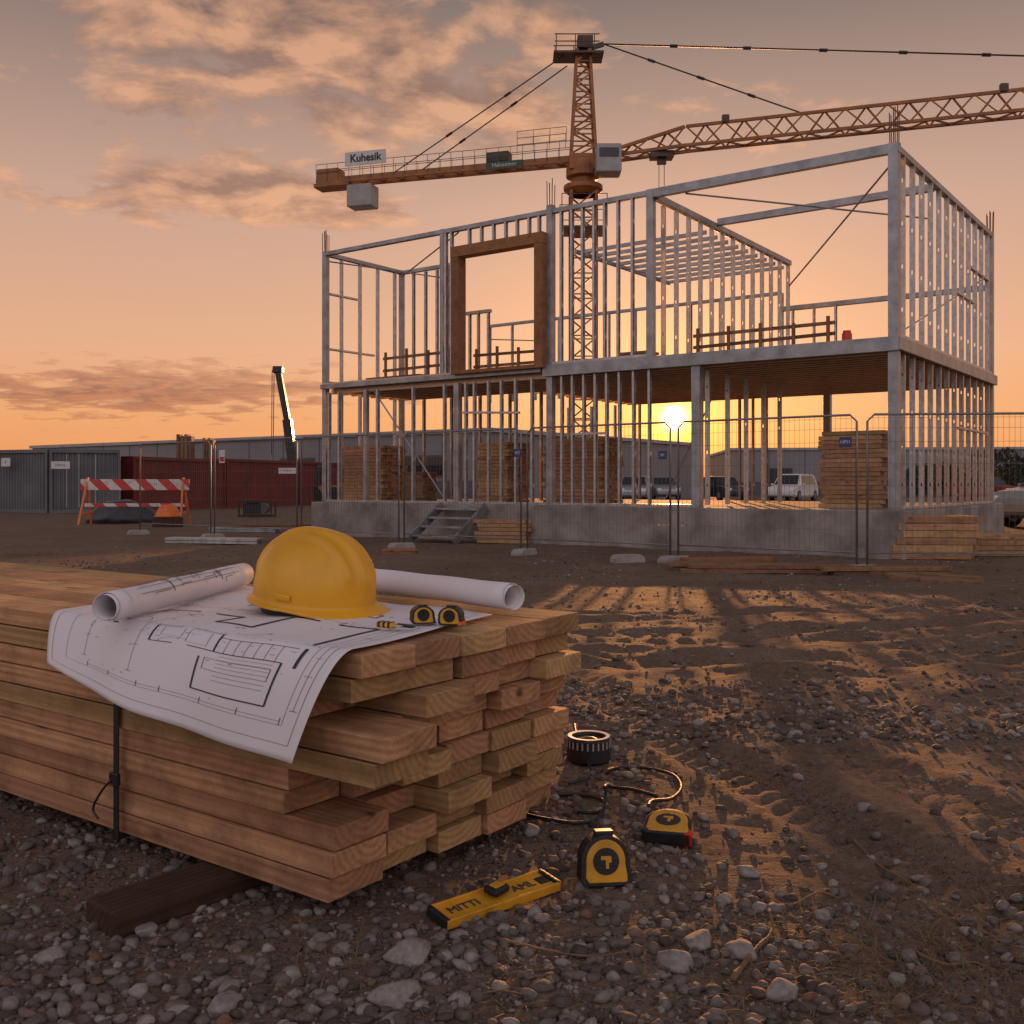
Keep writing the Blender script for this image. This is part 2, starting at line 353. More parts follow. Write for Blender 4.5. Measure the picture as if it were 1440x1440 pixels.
# ------------------------------------------------------------------ lumber bundle
ANG=math.atan2(-.5896,.8077); E=Vector((.8077,-.5896,0)); Vv=Vector((.5896,.8077,0))
LC=Vector((-.304,1.715,0))
def LL(x,y,z): return LC+E*x+Vv*y+Vector((0,0,z))
bundle=thing('lumber_bundle','large strapped bundle of pale pine boards in the foreground carrying the plans','lumber bundle',LC,ANG)
NR=10; bw=.138; z0=.045; th=.0425
front=[[0,.005,.01,-.105,-.10,.115,.12,-.07,.055,.065],
[-.02,.0,-.05,-.09,.03,-.04,.03,.09,.05,.06],[0,-.01,.03,.0,.02,.0,.02,.05,.05,.06],[.0,.02,-.02,.03,.03,.01,.05,.02,.045,.055],[-.02,.0,.02,.01,.03,.0,.03,.055,.03,.05]]
for c in range(5):
    for r in range(NR):
        x1=front[c][r]+random.uniform(-.010,.010); L=3.3
        mb=MB(); hh=th-.0024-random.uniform(0,.001); ww=bw-.003-random.uniform(0,.003)
        mb.box((-L/2,0,0),(L,ww,hh)); b=mb.build('board',M['wood'],bundle,bevel=.0018,seg=2)
        b.location=(x1,c*bw+bw/2+random.uniform(-.005,.005),z0+r*th+th/2-.0003); b.rotation_euler=(random.uniform(-.008,.008),random.uniform(-.0004,.0004),random.uniform(-.002,.002))
        if c==0 and r in(5,6): b.location.y-=.010
ZT=z0+NR*th
xs=-.60
mb=MB(); w=.017
for (b0,b1) in ((-.0185,-.0162),(5*bw+.0062,5*bw+.0085)): mb.bb(xs,xs+w,b0,b1,z0-.005,ZT+.005)
mb.bb(xs,xs+w,-.0185,5*bw+.0085,ZT+.0025,ZT+.0045); mb.bb(xs,xs+w,-.0185,5*bw+.0085,z0-.006,z0-.004)
st=mb.build('strap',M['black'],bundle)
mb=MB(); mb.box((xs+w/2,-.021,z0+.115),(.03,.008,.024)); mb.tube(crom([(xs+.004,-.022,z0+.115),(xs-.02,-.03,z0+.09),(xs-.045,-.035,z0+.05),(xs-.03,-.032,z0+.03)],5),.003,5); mb.build('buckle',M['blackg'],st,bevel=.002)
for k,(x,y_,lb) in enumerate(((-.27,.30,'dark brown timber bearer whose end sticks out under the near part of the lumber bundle'),(-2.4,.35,'dark brown timber bearer under the far left part of the lumber bundle'))):
    mb=MB(); mb.box((0,0,0),(1.06,.10,.075)); b=mb.build('timber_bearer',M['wooddark'],None,bevel=.005)
    p=LL(x,y_,.0055); b.location=p; b.rotation_euler=(0,0,ANG+PI/2-.08); tag(b,lb,'timber')
# ------------------------------------------------------------------ plans
zt=ZT+.004
FL,FR,BR,BL=[LL(-.83,0,0).to_2d(),LL(.055,0,0).to_2d(),Vector((-.04,2.13)),Vector((-.75,2.74))]
sheetroot=thing('blueprint','unrolled floor plan draped over the front edge of the lumber bundle','blueprint',LL(-.3,.2,ZT))
DL=P3(66,932,2.10); DR=P3(410,1074,1.62)
def sheet(a,s,dz=0):
    F=FL.lerp(FR,a); B=BL.lerp(BR,a)
    nrm=Vv
    if s<=1:
        q=B.lerp(F,s); z=zt+.0045+.0022*math.sin(a*9+s*4)+.0016*math.sin(a*23+s*7+1)
        return Vector((q.x,q.y,z+dz))
    t=s-1
    e=Vector((F.x,F.y,zt+.0045+.0022*math.sin(a*9+4)+.0016*math.sin(a*23+8))); ctl=e-nrm*(.028+.03*a)+Vector((0,0,-.001))
    D=DL.lerp(DR,a)+Vector((0,0,-.022*math.sin(PI*a)))
    p=e*(1-t)**2+ctl*2*t*(1-t)+D*t*t
    p=p-nrm*(.006*math.sin(a*15+2)*t*math.sin(PI*a)+.006*math.sin(a*6.3)*t)
    n=(Vector((0,0,1))*(1-t)-nrm*t).normalized()
    return p+n*dz
NA,NS=80,70; mb=MB(); vs=[sheet(i/NA,2*j/NS) for j in range(NS+1) for i in range(NA+1)]
mb.add(vs,[(j*(NA+1)+i,j*(NA+1)+i+1,(j+1)*(NA+1)+i+1,(j+1)*(NA+1)+i) for j in range(NS) for i in range(NA)])
so=mb.build('sheet',M['paper'],sheetroot,smooth=True,world=sheetroot.location); sm=so.modifiers.new('s','SOLIDIFY'); sm.thickness=.0004; sm.offset=-1
ink=MB()
def pl(a0,s0,a1,s1,w=.0018):
    d=math.hypot((a1-a0)*.8,(s1-s0)*.55); n=max(1,int(d/.012)); 
    da,ds=(a1-a0)*.8,(s1-s0)*.55; L=max(1e-6,math.hypot(da,ds)); na,ns=-ds/L*w/2/.8, da/L*w/2/.55
    vs=[]
    for i in range(n+1):
        t=i/n; a=a0+(a1-a0)*t; s=s0+(s1-s0)*t
        vs+= [sheet(a+na,s+ns,.0011),sheet(a-na,s-ns,.0011)]
    ink.add(vs,[(2*i,2*i+1,2*i+3,2*i+2) for i in range(n)])
def rect(a0,s0,a1,s1,w=.0018):
    pl(a0,s0,a1,s0,w);pl(a1,s0,a1,s1,w);pl(a1,s1,a0,s1,w);pl(a0,s1,a0,s0,w)
rect(.03,.05,.97,1.93,.0010); rect(.10,.2,.93,1.84,.0008)
for q in ((.24,.72,.24,1.05),(.24,.72,.36,.72),(.42,.72,.52,.72),(.52,.72,.52,.88),(.52,.88,.64,.88),(.24,1.05,.30,1.05),(.64,.62,.64,.88),(.64,.62,.72,.62),(.78,.62,.90,.62),(.90,.62,.90,1.05),(.90,1.18,.90,1.45),(.44,.5,.60,.5),(.60,.5,.60,.56)): pl(*q,.0075)
for q in ((.42,1.12,.42,1.42),(.42,1.12,.50,1.12),(.54,1.12,.64,1.12),(.64,1.12,.64,1.42),(.42,1.42,.50,1.42),(.55,1.42,.86,1.42),(.86,1.42,.86,1.76),(.60,1.50,.60,1.76),(.60,1.76,.86,1.76),(.64,1.2,.88,1.2)): pl(*q,.0045)
for k in range(7): pl(.66+.002,1.46+.035*k,.84,1.46+.035*k,.0011)
for k in range(7): pl(.64+k*.033,1.2,.64+k*.033,1.42,.0010)
rect(.45,1.16,.52,1.32,.001); rect(.54,1.16,.61,1.38,.001); pl(.52,1.24,.58,1.24,.001); rect(.62,1.5,.84,1.60,.0014)
for s in (.58,1.09,1.82): pl(.2,s,.92,s,.0009); [pl(a,s-.02,a,s+.02,.0016) for a in (.2,.3,.42,.5,.64,.78,.92)]
for a in (.18,.95,.38): pl(a,.6,a,1.75,.0009); [pl(a-.012,s,a+.012,s,.0016) for s in (.6,.8,1.02,1.3,1.5,1.75)]
for k in range(120):
    a=random.uniform(.16,.9); s=random.choice([.56,.6,.7,.92,1.07,1.10,1.26,1.35,1.52,1.79,.35,.42])+random.uniform(-.01,.01); w=random.uniform(.004,.014); pl(a,s,a+w,s,.0022)
def arc(a,s,r,t0,t1,w=.0011):
    q=[(a+r*math.cos(t0+(t1-t0)*i/10)/.8,s+r*math.sin(t0+(t1-t0)*i/10)/.55) for i in range(11)]
    for i in range(10): pl(*q[i],*q[i+1],w)
arc(.30,1.02,.05,-PI/2,0); arc(.66,.9,.05,0,PI/2); arc(.5,1.42,.04,PI,1.5*PI); arc(.30,.80,.013,0,2*PI); arc(.35,.80,.013,0,2*PI); arc(.40,.80,.013,0,2*PI); arc(.95,.5,.012,0,2*PI)
rect(.36,.3,.52,.44,.0045); rect(.60,.36,.8,.42,.003)
ink.build('floor_plan_drawing',M['ink'],so,world=sheetroot.location)
def roll(lb,p0,p1,r,lines=True,turns=2.4):
    p0=Vector(p0);p1=Vector(p1); d=(p1-p0); L=d.length; 
    root=thing('rolled_plan',lb,'rolled plan',p0); root.rotation_euler=d.to_track_quat('X','Z').to_euler()
    n=90; mb=MB(); vs=[]
    for j in range(13):
        for i in range(n+1):
            t=i/n; a=-PI/2-.3-t*turns*2*PI; rr=r*(1-.24*t)*(1+.02*math.sin(j*1.3+a))
            vs.append((L*j/12+.006*math.sin(t*9)*(1 if j in(0,12) else 0),rr*math.cos(a),rr*math.sin(a)))
    mb.add(vs,[(j*(n+1)+i,j*(n+1)+i+1,(j+1)*(n+1)+i+1,(j+1)*(n+1)+i) for j in range(12) for i in range(n)])
    o=mb.build('paper_roll',M['paper'],root,smooth=True); s=o.modifiers.new('s','SOLIDIFY'); s.thickness=.0007; s.offset=0
    if lines:
        mb=MB()
        def cl(x0,x1,a0,a1,w=.0012):
            m=max(1,int(abs(a1-a0)/.12)+int(abs(x1-x0)/.05)); vs=[]
            for i in range(m+1):
                t=i/m; x=x0+(x1-x0)*t; a=a0+(a1-a0)*t; rr=r+.0016
                if abs(x1-x0)>abs(a1-a0)*r: q=[(x,a-w/2/r),(x,a+w/2/r)]
                else: q=[(x-w/2,a),(x+w/2,a)]
                vs+=[(xx,rr*math.cos(aa),rr*math.sin(aa)) for xx,aa in q]
            mb.add(vs,[(2*i,2*i+1,2*i+3,2*i+2) for i in range(m)])
        for x,w in ((.05,.001),(.25,.004),(.52,.004),(.6,.0012),(L-.08,.001)): cl(x,x,.0,2.9,w)
        for a in (.4,.9,1.5,2.1,2.6): cl(.1,L-.1,a,a,.0011)
        for k in range(34):
            x=random.uniform(.08,L-.12); a=random.uniform(.2,2.8); 
            cl(x,x+random.uniform(.02,.09),a,a,random.choice([.0012,.0035])); cl(x,x,a,a+random.uniform(.2,.6),random.choice([.0012,.003]))
        mb.build('drawing_lines',M['ink'],root)
    return root
rL=.0295
roll('thick rolled plan with drawing lines at the left of the hard hat',(-.775,1.95,zt+rL+.010),(-.705,2.68,zt+rL+.010),rL,True)
roll('white rolled plan lying to the right behind the hard hat',(.003,2.13,zt+rL+.010),(-.35,2.52,zt+rL+.010),rL,False)
# ------------------------------------------------------------------ hard hat
hc=Vector((-.420,2.17,zt+.018))
hat=thing('hard_hat','yellow hard hat resting on the spread plans','hard hat',hc,rot=(R(2),R(6),R(-27)))
mb=MB(); nt=128
A,Bb,H=.136,.114,.136
def domept(th,ph):
    ce=max(0,math.cos(ph))**.80; se=max(0,math.sin(ph))**.95
    x=A*ce*math.cos(th); y=Bb*ce*math.sin(th); z=.022+H*se
    wy=abs(y); k=max(0,math.sin(ph)); rb=0
    rb+=.0085*math.exp(-(wy/.016)**6)*min(1,k*3)
    rb+=.0060*math.exp(-((wy-.043)/.0085)**4)*min(1,max(0,(k-.15)*4))
    n=Vector((x/A**2,y/Bb**2,(z-.022)/H**2+1e-6)).normalized()
    return Vector((x,y,z))+n*rb
vs=[]
for i in range(37):
    ph=PI/2*(1-i/36)
    for k in range(nt): vs.append(domept(2*PI*k/nt,ph))
for (t,dz) in ((0.0,-.004),(.25,-.008),(.5,-.011),(.75,-.013),(1,-.014),(1.02,-.019),(.97,-.020)):
    for k in range(nt):
        th_=2*PI*k/nt; cx=max(0,math.cos(th_)); wdt=.012+.052*cx**2.2
        base=domept(th_,0); o_=Vector((math.cos(th_),math.sin(th_),0))
        vs.append((base.x+o_.x*wdt*t,base.y+o_.y*wdt*t*(.6 if cx>0 else 1),.022+dz-.018*cx**2*t*t+.004*abs(math.sin(th_))*t))
nr=len(vs)//nt
mb.add(vs,[(j*nt+k,j*nt+(k+1)%nt,(j+1)*nt+(k+1)%nt,(j+1)*nt+k) for j in range(nr-1) for k in range(nt)])
sh=mb.build('shell',M['hat'],hat,smooth=True); s=sh.modifiers.new('s','SOLIDIFY'); s.thickness=.0025; s.offset=-1
mb=MB(); mb.lathe([(.100,-.015),(.104,-.015),(.104,.016),(.100,.016),(.100,-.015)],n=48); mb.v=[(x*1.10,y*.96,z) for x,y,z in mb.v]
bd=mb.build('suspension_band',M['black'],hat,smooth=False)
mb=MB(); mb.box((-.118,0,-.002),(.022,.06,.028)); mb.lathe([(0,.012),(.012,.012),(.012,-.012),(0,-.012)],(-.128,0,-.002),16); mb.build('ratchet',M['blackg'],bd,bevel=.003)
for s_ in(-1,1):
    mb=MB(); mb.box((.01,s_*(.116),.034),(.036,.008,.013)); mb.build('side_slot',M['hat'],hat,bevel=.003)
# ------------------------------------------------------------------ tape measures
def outl(w,h,n=26):
    pts=[(-w/2+.08*w,0),(w/2-.03*w,0),(w/2,.03*w),(w/2,.16*h)]
    for i in range(n+1):
        a=R(-8)+ R(196)*i/n
        pts.append((.47*w*math.cos(a)-.01*w,h-.5*h*1.02+.51*h*math.sin(a)))
    pts.append((-w/2,.12*w)); return pts
def tape(label,loc,rot,w,h,t,body='yellow',corner=None,face='black',mark=True,inset=.80):
    r=thing('tape_measure',label,'tape measure',loc,rot=rot)
    o1=outl(w,h); mb=MB(); mb.prism(o1,-t/2,t/2); mb.build('rubber_casing',M['black'],r,bevel=.10*w,seg=3)
    cx,cz=-.01*w,h*.5
    o2=[(cx+(x-cx)*inset,cz+(z-cz)*(inset+.04)) for x,z in o1]
    mb=MB(); mb.prism(o2,-t/2-.02*w,t/2+.02*w); b=mb.build('body',M[body],r,bevel=.03*w)
    for sd in(-1,1):
        mb=MB(); ring=[(cx+.25*w*math.cos(2*PI*k/28),cz+.25*w*math.sin(2*PI*k/28)) for k in range(28)]
        y0=sd*(t/2+.02*w); mb.prism(ring,y0,y0+sd*.02*w); f=mb.build('label_disc',M[face],r,bevel=.008*w)
        if mark:
            y1=y0+sd*.025*w; mb=MB()
            hook=[(-.10,.03),(-.10,.10),(.10,.10),(.10,-.02),(.05,-.02),(.05,-.13),(-.01,-.13),(-.01,.03)]
            mb.prism([(cx+a*w,cz+b_*w) for a,b_ in hook],y1-.006*w,y1+.006*w); mb.build('emblem',M['yellow'],f)
    mb=MB(); mb.bb(w*.42,w*.56,-t*.3,t*.3,.02*h,.05*h); mb.bb(w*.545,w*.565,-t*.3,t*.3,-.03*h,.05*h); mb.build('blade_hook',M['chrome'],r,bevel=.004*w)
    mb=MB(); mb.bb(-.18*w,.18*w,-t*.28,t*.28,h*.97,h*1.06); mb.build('lock_button',M['blackg'],r,bevel=.02*w)
    if corner:
        mb=MB(); mb.bb(w*.33,w*.51,-t*.54,t*.54,0,.20*h); mb.build('corner_guard',M[corner],r,bevel=.03*w)
    return r
p=G(850,1243); tape('yellow and black tape measure standing upright on the gravel',(p.x,p.y,gh(p.x,p.y)+.002),(R(-8),0,R(6)),.098,.092,.05)
p=G(936,1190); tape('yellow tape measure with red corner lying flat on the dirt',(p.x,p.y-.01,gh(p.x,p.y)+.018),(R(-82),R(0),R(-14)),.104,.112,.026,corner='red',inset=.84)
q=G(827,1072)
reel=thing('cable_reel','black round reel with pale rim beside the end of the lumber bundle','reel',(q.x+.005,q.y+.04,gh(q.x,q.y)+.002))
mb=MB(); mb.lathe([(0,.0),(.055,0),(.06,.006),(.06,.062),(.056,.066),(.048,.066),(.046,.058),(.046,.03)],n=48); mb.build('drum',M['black'],reel,smooth=False,bevel=.001)
mb=MB(); mb.lathe([(.047,.0665),(.0575,.0675),(.0575,.0690),(.047,.0685),(.047,.0665)],n=48); mb.build('top_ring',M['white'],reel)
mb=MB(); mb.lathe([(0,.050),(.03,.050),(.036,.055),(.036,.060),(0,.064)],n=30); mb.build('hub',M['blackg'],reel)
mb=MB()
for k in range(26):
    a=2*PI*k/26; mb.box((.0605*math.cos(a),.0605*math.sin(a),.050),(.0015,.004,.020),a)
mb.build('rim_marks',M['cabw'],reel)
def cord(pts,r,lb,m='black'):
    P=[]
    for q in pts:
        p=G(q[0],q[1]); P.append((p.x,p.y,gh(p.x,p.y)+r+.004+(q[2] if len(q)>2 else 0)))
    W=Vector(P[0]); mb=MB(); mb.tube(crom(P,8),r,8); return tag(mb.build('cord',M[m],None,world=W,smooth=True),lb,'cord')
cord([(850,1160,.07),(852,1148,.05),(846,1162,.012),(815,1166),(770,1160),(735,1150),(730,1138),(760,1128),(810,1124),(845,1130),(852,1142),(835,1152),(812,1150)],.0042,'black cord looped on the gravel next to the upright tape measure')
cord([(912,1160,.03),(918,1146,.02),(945,1128),(958,1110),(945,1092),(905,1080),(865,1082),(846,1095),(856,1110),(890,1118),(925,1124)],.0042,'black cord curling from the flat tape measure with red corner')
cord([(808,1046,.05),(812,1062,.045),(830,1080),(826,1098),(800,1106)],.0035,'short black cord hanging from the round reel')
def top(px,py,dz=0):
    z=zt+.008+dz; Y=1440*(CAMZ-z)/(py-680); return Vector(((px-720)/1440*Y,Y,z))
p=top(594,876); tape('small yellow and black tape measure nearer the hard hat on the plan',p,(0,0,R(14)),.047,.034,.03,face='blackg',mark=False)
p=top(635,878); tape('small tape measure with orange corner at the right end of the plan',p,(0,0,R(-12)),.047,.035,.03,face='blackg',corner='orange',mark=False)
p=top(543,884); kn=thing('utility_knife','small yellow and black utility knife in front of the hard hat visor','knife',(p.x,p.y,p.z+.007),R(-35))
mb=MB(); mb.box((0,0,0),(.042,.015,.011)); b=mb.build('handle',M['yellow'],kn,bevel=.004)
mb=MB(); [mb.box((x,0,.0008),(.006,.0165,.0115)) for x in(-.012,.0,.012)]; mb.build('grip',M['black'],b,bevel=.002)
mb=MB(); mb.box((.028,0,0),(.018,.010,.003)); mb.build('blade',M['chrome'],kn,bevel=.001)
p=top(572,884); pn=MB(); pn.tube([(-.022,0,0),(.012,0,0),(.022,0,0)],[.0035,.0035,.0008],8); o=pn.build('pencil',M['blackg'],None,smooth=False); o.location=(p.x,p.y,p.z+.005); o.rotation_euler=(0,0,R(-38)); tag(o,'short dark pencil beside the utility knife on the plan','pencil')
a=G(614,1306); b=G(774,1250); ctr=(a+b)/2; dirv=(b-a); ang=math.atan2(dirv.y,dirv.x); Lv=dirv.length
levloc=Vector((ctr.x,ctr.y+.008,gh(ctr.x,ctr.y)+.016))
lev=thing('spirit_level','yellow spirit level with black lettering lying on the gravel','spirit level',levloc,rot=(R(8),0,ang))
hw=.029
mb=MB(); mb.box((0,0,0),(Lv,hw*2*.88,.008)); mb.build('web',M['yellow'],lev,bevel=.001)
for s_ in(-1,1):
    mb=MB(); mb.box((0,s_*hw*.94,0),(Lv,.005,.017)); mb.build('rail',M['yellow'],lev,bevel=.0015)
    mb=MB(); mb.box((s_*Lv*.487,0,0),(.010,hw*2.04,.019)); mb.build('end_cap',M['black'],lev,bevel=.003)
mb=MB(); mb.box((Lv*.42,.0,.0045),(.024,.022,.003)); mb.build('vial_window',M['glass'],lev,bevel=.001)
text('lettering','MITTI',.027,M['ink'],lev,(-Lv*.28,0,.0052),(0,0,0),.0004,0)
text('lettering','AML',.027,M['ink'],lev,(Lv*.24,0,.0052),(0,0,0),.0004,0)
tm=thing('tape_measure','small black and yellow tape measure lying on the spirit level','tape measure',levloc+Vector((0,0,.0098)),rot=(R(6),0,ang+R(12)))
mb=MB(); mb.box((0,0,.007),(.040,.032,.014)); bdy=mb.build('body',M['black'],tm,bevel=.005,seg=3)
mb=MB(); mb.box((0,0,.0145),(.026,.018,.003)); mb.build('label_plate',M['yellow'],bdy,bevel=.002)
mb=MB(); mb.box((.023,0,.005),(.010,.014,.003)); mb.build('blade_hook',M['chrome'],tm,bevel=.001)
# ------------------------------------------------------------------ building
FZ=-.3; BC=Vector((5.42,14.4,FZ)); LN=11.6; DP=6.5; DL_=2.45
bld=thing('steel_frame_building','unfinished two storey building of galvanised steel studs with timber window frame','building',BC,ANG)
def dep(x,y): return BC.y+x*E.y+y*Vv.y
def fx(px,yl=0):
    k=(px-720)/1440; return (k*(BC.y+yl*Vv.y)-BC.x-yl*Vv.x)/(E.x-k*E.y)
def fz(px,py,yl=0): return 1.05+(680-py)*dep(fx(px,yl),yl)/1440
F0=.67; D0=2.93; D1=3.13; TP=5.86
mb=MB(); mb.bb(-LN-.15,.15,-.15,DP+.15,-.2,F0); mb.build('foundation',M['conc'],bld,bevel=.015)
sm_=MB(); Ls=2.6; W_=.075; T=.006
sm_.bb(0,.04,-W_/2,-W_/2+T,0,Ls); sm_.bb(0,.04,W_/2-T,W_/2,0,Ls)
sm_.bb(0,T,-W_/2+T,-.011,0,Ls); sm_.bb(0,T,.011,W_/2-T,0,Ls)
zz=0
for k in range(4):
    hz=.35+.62*k
    sm_.bb(0,T,-.011,.011,zz,hz); zz=hz+.06
sm_.bb(0,T,-.011,.011,zz,Ls)
studmesh=sm_.mesh('stud'); studmesh.materials.append(M['galv'])
studs=[]
def stud(x,y,z0_,z1_,side=0): studs.append((x,y,z0_,z1_,side))
def row(x0,y0,x1,y1,z0_,z1_,sp,side):
    d=math.hypot(x1-x0,y1-y0); n=max(1,round(d/sp))
    for i in range(n+1): t=i/n; stud(x0+(x1-x0)*t,y0+(y1-y0)*t,z0_,z1_,side)
def part(name,m,boxes,bev=.004):
    mb=MB()
    for b in boxes: mb.bb(*b)
    return mb.build(name,m,bld,bevel=bev)
def bm_(name,p0,p1,w,h,m='galvd'):
    mb=MB(); mb.beam(p0,p1,w,h); return mb.build(name,M[m],bld,bevel=.004)
row(-.05,.42,-.05,DP-.4,D1+.05,TP-.08,.52,1); row(-.05,.42,-.05,DP-.4,F0+.04,D0,.52,1)
wt=TP-.62; wb=D1-.06
for px in (786,801,816,832,847,866,886): stud(fx(px),.05,D1+.03,TP-.08)
for px in (657,674,691,708,724,741,755): stud(fx(px),.05,wt+.2,TP-.08)
stud(fx(624),.05,D1,TP-.08); stud(fx(632),.05,D1,TP-.08)
xp=fx(918); row(xp,.35,xp,5.9,D1+.03,TP-.2,.46,1)
# left bay: shallow side wall and its own full height rear wall
row(-LN+.05,.5,-LN+.05,DL_-.3,D1+.03,TP-.08,.48,1); row(-LN+.05,.5,-LN+.05,DL_-.3,F0+.03,D0,.48,1)
for px in (583,600,616,631): stud(fx(px,DL_),DL_-.05,D1+.03,TP-.1)
row(fx(690,DP),DP-.05,fx(1100,DP),DP-.05,D1+.03,TP-.7,.75,0)
row(fx(1115,DP),DP-.05,fx(1175,DP),DP-.05,D1+.03,TP-1.05,.42,0)
for px in (660,672,686): stud(fx(px,3.6),3.6,D1+.03,TP-.9)
for px in (460,474,528,578,622,652,664,684,702,722,745): stud(fx(px),.05,F0+.03,D0)
for px in (787,802,818,834,850,868,888,910): stud(fx(px),.05,F0+.03,D0)
row(-LN+.7,2.4,fx(760,2.4),2.4,F0+.03,D0,.8,0); xq=fx(975); row(xq,.5,xq,3.6,F0+.03,D0,.75,1)
row(fx(800,DP),DP-.05,fx(900,DP),DP-.05,F0+.03,D0,.7,0); row(fx(1022,DP),DP-.05,fx(1078,DP),DP-.05,F0+.03,D0,.36,0)
studs.sort(key=lambda s:dep(s[0],s[1])+abs(s[2]-D1)*.001)
rest=MB(); h2=W_/2
for i,(x,y,a,b_,sd) in enumerate(studs):
    if i<92:
        o=bpy.data.objects.new('stud',studmesh); C.objects.link(o); o.parent=bld; o.location=(x,y,a); o.rotation_euler=(0,0,PI/2*sd+random.uniform(-.03,.03)); o.scale=(1,1,(b_-a)/Ls)
    else:
        if sd: rest.bb(x-h2,x+h2,y-.003,y+.003,a,b_); rest.bb(x-h2,x-h2+.006,y,y+.04,a,b_); rest.bb(x+h2-.006,x+h2,y,y+.04,a,b_)
        else: rest.bb(x-.003,x+.003,y-h2,y+h2,a,b_); rest.bb(x,x+.04,y-h2,y-h2+.006,a,b_); rest.bb(x,x+.04,y+h2-.006,y+h2,a,b_)
o=rest.build('stud',M['galv'],bld); o['kind']='stuff'; o['label']='thinner steel studs of the rear and inner walls'
for (x,y,a,b_,w) in ((-.06,.06,F0,TP,.14),(-.06,DP-.06,F0,TP,.12),(-LN+.06,.06,F0,TP,.11),(-LN+.06,DL_-.06,F0,TP,.10),(fx(772),.06,F0,TP+.06,.12),(fx(913),.06,D1,TP,.12),(fx(978),.07,F0,D0,.15),(fx(1166,DP),DP-.1,F0,D0,.14),(fx(641),.06,F0,D0,.12),(fx(512),.06,F0,D0,.09),(fx(620),.06,D1,TP,.09),(-3.2,DP-.1,F0,D0,.12)):
    part('post',M['galvd'],[(x-w/2,x+w/2,y-w/2,y+w/2,a,b_)])
bm_('top_beam',(fx(913),.06,TP-.07),(0.02,.06,TP-.07),.10,.14); bm_('top_beam',(-LN,.06,TP-.05),(fx(913),.06,TP-.05),.10,.08)
bm_('top_beam',(-.06,0,TP-.05),(-.06,DP,TP-.05),.10,.09); bm_('top_beam',(-LN+.06,.12,TP-.05),(-LN+.06,DL_,TP-.05),.10,.08); bm_('top_beam',(-LN+.1,DL_-.05,TP-.051),(fx(638,DL_),DL_-.05,TP-.051),.09,.08)
bm_('top_beam',(xp,.1,TP-.12),(xp,6.0,TP-.18),.10,.10); bm_('top_beam',(fx(1010,2.4),2.4,TP-.07),(-.1,2.4,TP-.07),.10,.12)
bm_('top_beam',(fx(690,DP),DP-.05,TP-.7),(fx(1100,DP),DP-.05,TP-.7),.08,.07); bm_('top_beam',(fx(1100,DP),DP-.05,TP-1.05),(-.1,DP-.05,TP-1.05),.1,.10)
bm_('top_beam',(fx(655,3.6),3.6,TP-.9),(fx(690,3.6),3.6,TP-.9),.1,.07)
for (p0,p1) in (((-.05,3.6,4.3),(-.05,5.0,4.3)),((-.05,4.6,4.9),(-.05,6.2,4.9)),((-.05,3.8,2.0),(-.05,6.0,2.0)),((fx(648),.05,fz(648,580)),(fx(728),.05,fz(728,580))),((-LN+.05,.1,5.0),(-LN+.05,1.0,5.0)),((-LN+.05,.1,3.85),(-LN+.05,1.5,3.85)),((fx(800),.05,1.9),(fx(850),.05,1.9))):
    bm_('noggin',p0,p1,.07,.04,'galv')
for (p0,p1) in (((-LN,.05,F0+.025),(fx(978),.05,F0+.025)),((-.05,0.2,F0+.025),(-.05,DP,F0+.025)),((-.05,.1,D1+.03),(-.05,DP,D1+.03)),((fx(772),.05,D1+.02),(fx(913),.05,D1+.02)),((-LN+.05,.1,D1+.02),(-LN+.05,DL_,D1+.02))): bm_('floor_track',p0,p1,.09,.045,'galv')
xd=fx(641)
part('floor_deck',M['deck'],[(xd,-.0,.0,DP,D1-.05,D1)]); part('floor_deck',M['deck'],[(-LN,xd-.01,.0,DL_,D1-.05,D1)])
bm_('edge_beam',(fx(765),-.03,D0+.09),(.03,-.03,D0+.09),.05,.20); bm_('edge_beam',(-LN,-.02,D0+.12),(fx(762),-.02,D0+.12),.05,.09); bm_('edge_beam',(.035,-.03,D0+.09),(.035,DP,D0+.09),.05,.18)
bm_('edge_beam',(xd,DP+.02,D0+.1),(.03,DP+.02,D0+.1),.05,.16); bm_('edge_beam',(-LN,DL_+.02,D0+.12),(xd,DL_+.02,D0+.12),.05,.09)
n=22
for i in range(n): 
    yy=.2+(DP-.35)*i/(n-1); x0_=xd+.05 if yy>DL_ else -LN+.1
    bm_('joist',(x0_,yy,D0+.06),(-.05,yy,D0+.06),.06,.17,'joist')
for i in range(9):
    yy=2.0+i*.46; bm_('ceiling_joist',(xp-2.7,yy,TP-.32),(xp,yy,TP-.32),.04,.07)
bm_('ceiling_joist',(xp-2.7,1.9,TP-.32),(xp-2.7,5.8,TP-.32),.05,.08)
wx0,wx1=fx(646),fx(763); tw=.17
def wmem(a,b): 
    mb=MB(); mb.box(((a[0]+b[0])/2,-.03,(a[1]+b[1])/2),(abs(a[0]-b[0]),.24,abs(a[1]-b[1]))); return mb
wf=wmem((wx0-tw/2,wb),(wx0+tw/2,wt)).build('window_frame',M['glulam'],bld,bevel=.008)
wmem((wx1-tw/2,wb),(wx1+tw/2,wt)).build('side_post',M['glulam'],wf,bevel=.008)
wmem((wx0-tw/2-.01,wt+.002),(wx1+tw/2+.01,wt+.2)).build('header',M['glulam'],wf,bevel=.008)
wmem((wx0+tw/2+.003,wb),(wx1-tw/2-.003,wb+.07)).build('sill',M['glulam'],wf,bevel=.008)
def rod(name,p0,p1,r=.015,m='galvd'):
    mb=MB(); mb.tube([p0,p1],r,6); return mb.build(name,M[m],bld)
